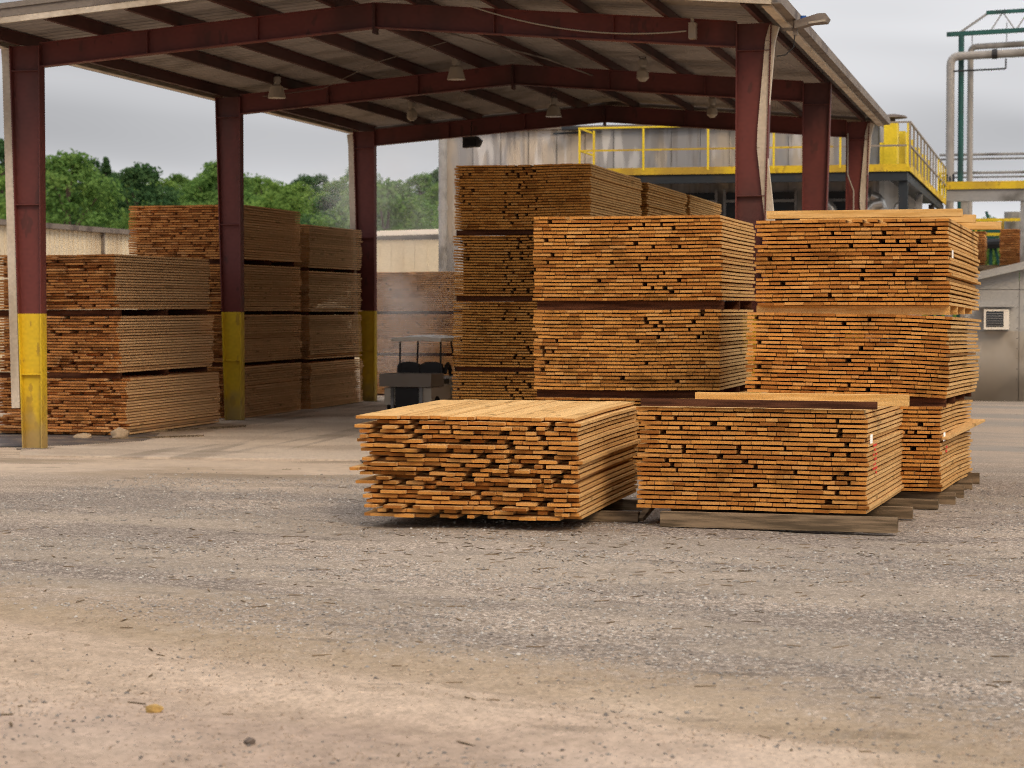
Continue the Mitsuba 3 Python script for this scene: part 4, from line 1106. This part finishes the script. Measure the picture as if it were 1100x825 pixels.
def crown(seed, h, r, nclump, nleaf, conic, leaf_s):
    q = np.random.default_rng(seed)
    V, F_, U = [], [], []
    cen = []
    for k in range(nclump):
        t = q.random() ** 0.8
        z = h * (0.24 + 0.74 * t)
        prof = (1 - t) ** 0.8 if conic else math.sin(math.pi * min(0.98, 0.18 + 0.80 * t)) ** 0.75
        rad = r * prof * math.sqrt(q.uniform(0.25, 1.0))
        a_ = q.uniform(0, 6.283)
        cen.append((rad * math.cos(a_), rad * math.sin(a_), z))
    cen = np.array(cen)
    for c in cen:
        cr_ = q.uniform(0.09, 0.19) * r * (0.7 if conic else 1.0)
        n = nleaf
        d = q.normal(size=(n, 3)); d /= np.linalg.norm(d, axis=1, keepdims=True)
        p = c + d * cr_ * (q.random((n, 1)) ** 0.4) * [1.15, 1.15, 0.8]
        nrm = d * 0.7 + q.normal(size=(n, 3)) * 0.6 + [0, 0, 0.5]
        nrm /= np.linalg.norm(nrm, axis=1, keepdims=True)
        t1 = np.cross(nrm, q.normal(size=(n, 3))); t1 /= np.linalg.norm(t1, axis=1, keepdims=True)
        t2 = np.cross(nrm, t1)
        s = leaf_s * q.uniform(0.6, 1.4, (n, 1))
        v = np.stack([p + t1 * s, p + t2 * s * 0.7, p - t1 * s, p - t2 * s * 0.7], 1).reshape(-1, 3)
        b = sum(len(x) for x in V)
        idx = b + 4 * np.arange(n)[:, None]
        F_.append(np.concatenate([idx + [0, 1, 2], idx + [0, 2, 3]]))
        V.append(v)
        U.append(np.column_stack([np.full(4 * n, np.clip(q.uniform(0.1, 0.9), 0, 1)), np.zeros(4 * n)]))
    trunk = MB().tube([(0, 0, -1.0), (0.05 * r, 0, h * 0.35), (0, 0.04 * r, h * 0.85)], [0.028 * h, 0.02 * h, 0.006 * h], 7)
    for c in cen[:9]:
        z0 = max(0.2 * h, c[2] - 0.25 * h)
        trunk.tube([(0, 0, z0), (c[0] * 0.5, c[1] * 0.5, (z0 + c[2]) / 2 + 0.02 * h), tuple(c)], [0.010 * h, 0.007 * h, 0.002 * h], 5)
    return (np.vstack(V), np.vstack(F_), np.vstack(U)), trunk


kinds = []
for k, (mat, conic, h, r) in enumerate((('leaf_bright', False, 11, 4.6), ('leaf_bright', False, 12, 5.4), ('leaf_mid', False, 13, 5.0), ('leaf_mid', False, 11, 5.6), ('leaf_dark', True, 15, 3.4), ('leaf_dark', False, 13, 4.4))):
    (v, f, u), trunk = crown(300 + k, h, r * (0.8 if conic else 1), 170, 46, conic, 0.17)
    tv, tf, tu = trunk.mesh()
    scene[f'tree_kind_{k}'] = {'type': 'shapegroup', 'crown': mikit.ply((v, f), mat, uv=u), 'trunk': mikit.ply((tv, tf), 'bark', uv=tu)}
    kinds.append((h, r))
tl = {0: 'bright green leafy tree in the wood on the hill', 1: 'broad bright green tree in the wood on the hill', 2: 'mid green leafy tree in the wood on the hill', 3: 'broad mid green tree in the wood on the hill',
      4: 'dark pointed evergreen standing above the wood', 5: 'dark green leafy tree in the wood on the hill'}


tk = ['bright green', 'broad bright green', 'mid green', 'broad mid green', 'dark pointed', 'dark green']


def tree(x, y, k, s, ang, group='trees of the wood beyond the yard', label=None):
    z = float(hill_z(np.array([x]), np.array([y]))[0]) if y > 128 else 0.0
    key = num('tree')
    scene[key] = {'type': 'instance', 'to_world': T().translate([x, y, z]).rotate([0, 0, 1], ang).scale(s), 'group': {'type': 'ref', 'id': f'tree_kind_{k}'}}
    tag(key, label or tl[k], 'tree', group)


tr = np.random.default_rng(44)
for yrow, step in ((140, 5.2), (163, 5.2), (188, 5.6), (214, 6.0), (243, 6.0), (262, 5.2), (284, 5.0)):
    x0_ = -yrow * math.tan(TH + 0.255) - 4
    x1_ = -yrow * math.tan(TH - (-0.024)) + 6
    x = x0_
    while x < x1_:
        k = int(tr.choice(6, p=[0.27, 0.25, 0.18, 0.14, 0.06, 0.10] if yrow < 230 else [0.10, 0.12, 0.25, 0.23, 0.14, 0.16]))
        xt, yt = x + tr.uniform(-1, 1), yrow + tr.uniform(-9, 9)
        q_ = xt / yt
        where = 'left of the first column' if q_ < -0.50 else 'between the first and second columns' if q_ < -0.39 else 'between the second and third columns' if q_ < -0.32 else 'right of the third column'
        part = 'edge' if yrow < 180 else 'middle' if yrow < 230 else 'skyline'
        tree(xt, yt, k, tr.uniform(0.80, 1.06) * (0.8 if k == 4 else 1) * float(np.interp((x) / yrow, [-0.52, -0.36, -0.28], [1.0, 0.97, 0.92])), tr.uniform(0, 360), label=f'{tk[k]} tree at the {part} of the wood, {where}')
        x += step * tr.uniform(0.8, 1.2)
for x, y, k, s in ((-4.6, 112, 0, 0.62), (-3.0, 120, 1, 0.60), (-0.6, 116, 0, 0.68), (2.2, 120, 1, 0.7), (-8.0, 130, 3, 0.7), (4.5, 118, 0, 0.7), (-1.8, 132, 3, 0.66)):
    tree(x, y, k, s, 40 * x, 'small trees behind the machinery at right', 'light green tree seen between the machinery at the right edge')
gb = MB().prism([(-12, 100), (14, 100), (14, 128), (-12, 128)], 2, 0.0, 0.0 + 0.01)
gv = []
grass = MB()
gr = np.random.default_rng(9)
n = 5000
gx, gy = gr.uniform(-6, 8, n), gr.uniform(99, 112, n)
hh = gr.uniform(0.5, 1.6, n) + np.clip((gy - 99) * 0.22, 0, 2.6)
for q in range(n):
    dx, dy = gr.normal(0, 0.2, 2)
    base = np.array([gx[q], gy[q], hh[q] - 0.9])
    grass.raw([base + [-0.05, 0, 0], base + [0.05, 0, 0], base + [dx, dy, gr.uniform(0.9, 1.5)]], [[0, 1, 2]], (gr.random(), 0))
put('grass_bank', MB().prism([(99, -0.1), (99, 0.5), (112, 3.2), (128, 3.2), (128, -0.1)], 0, -14, 16), 'grass_bsdf', label='bright green grassy bank behind the platform at right', category='bank', kind='structure')
put('long_grass', grass, 'leaf_bright', label='long green grass on the bank behind the platform', category='grass', kind='stuff')

# ------------------------------------------------------------------ air
# a wisp of steam drifting up beside the kiln's left corner
SG = np.zeros((40, 16, 24), np.float32)
gzz, gyy, gxx = np.meshgrid((np.arange(40) + 0.5) / 40, (np.arange(16) + 0.5) / 16, (np.arange(24) + 0.5) / 24, indexing='ij')
cxx = 0.40 + 0.18 * gzz + 0.10 * np.sin(gzz * 7.0)
wid = 0.10 + 0.22 * gzz
den = np.exp(-((gxx - cxx) / wid) ** 2 - ((gyy - 0.5) / 0.22) ** 2)
nz = meshkit.fbm(np.stack([gxx * 5, gyy * 3, gzz * 7], -1), 4, seed=21)
edge = np.clip(gzz / 0.12, 0, 1) * np.clip((1 - gzz) / 0.35, 0, 1) * np.clip(gxx / 0.15, 0, 1) * np.clip((1 - gxx) / 0.15, 0, 1) * np.clip(gyy / 0.15, 0, 1) * np.clip((1 - gyy) / 0.15, 0, 1)
SG[:] = np.clip(den * np.clip((nz - 0.30) * 3.0, 0, 1.4) * edge, 0, 2)
s0, s1 = np.array([-20.6, 57.2, 0.3]), np.array([-14.9, 60.2, 8.2])
place_ = T().translate(s0.tolist()).scale((s1 - s0).tolist())
scene['steam_medium'] = {'type': 'heterogeneous', 'albedo': {'type': 'rgb', 'value': [0.98, 0.98, 0.98]}, 'scale': 0.5,
                         'sigma_t': {'type': 'gridvolume', 'grid': mi.VolumeGrid(SG[..., None]), 'to_world': place_, 'wrap_mode': 'clamp'}}
scene['steam'] = {'type': 'cube', 'to_world': T().translate(((s0 + s1) / 2).tolist()).scale(((s1 - s0) / 2).tolist()), 'bsdf': {'type': 'null'},
                  'interior': {'type': 'ref', 'id': 'steam_medium'}}
used['steam'] = 0
tag('steam', 'thin white steam drifting up beside the silver kiln', 'steam', kind='stuff')
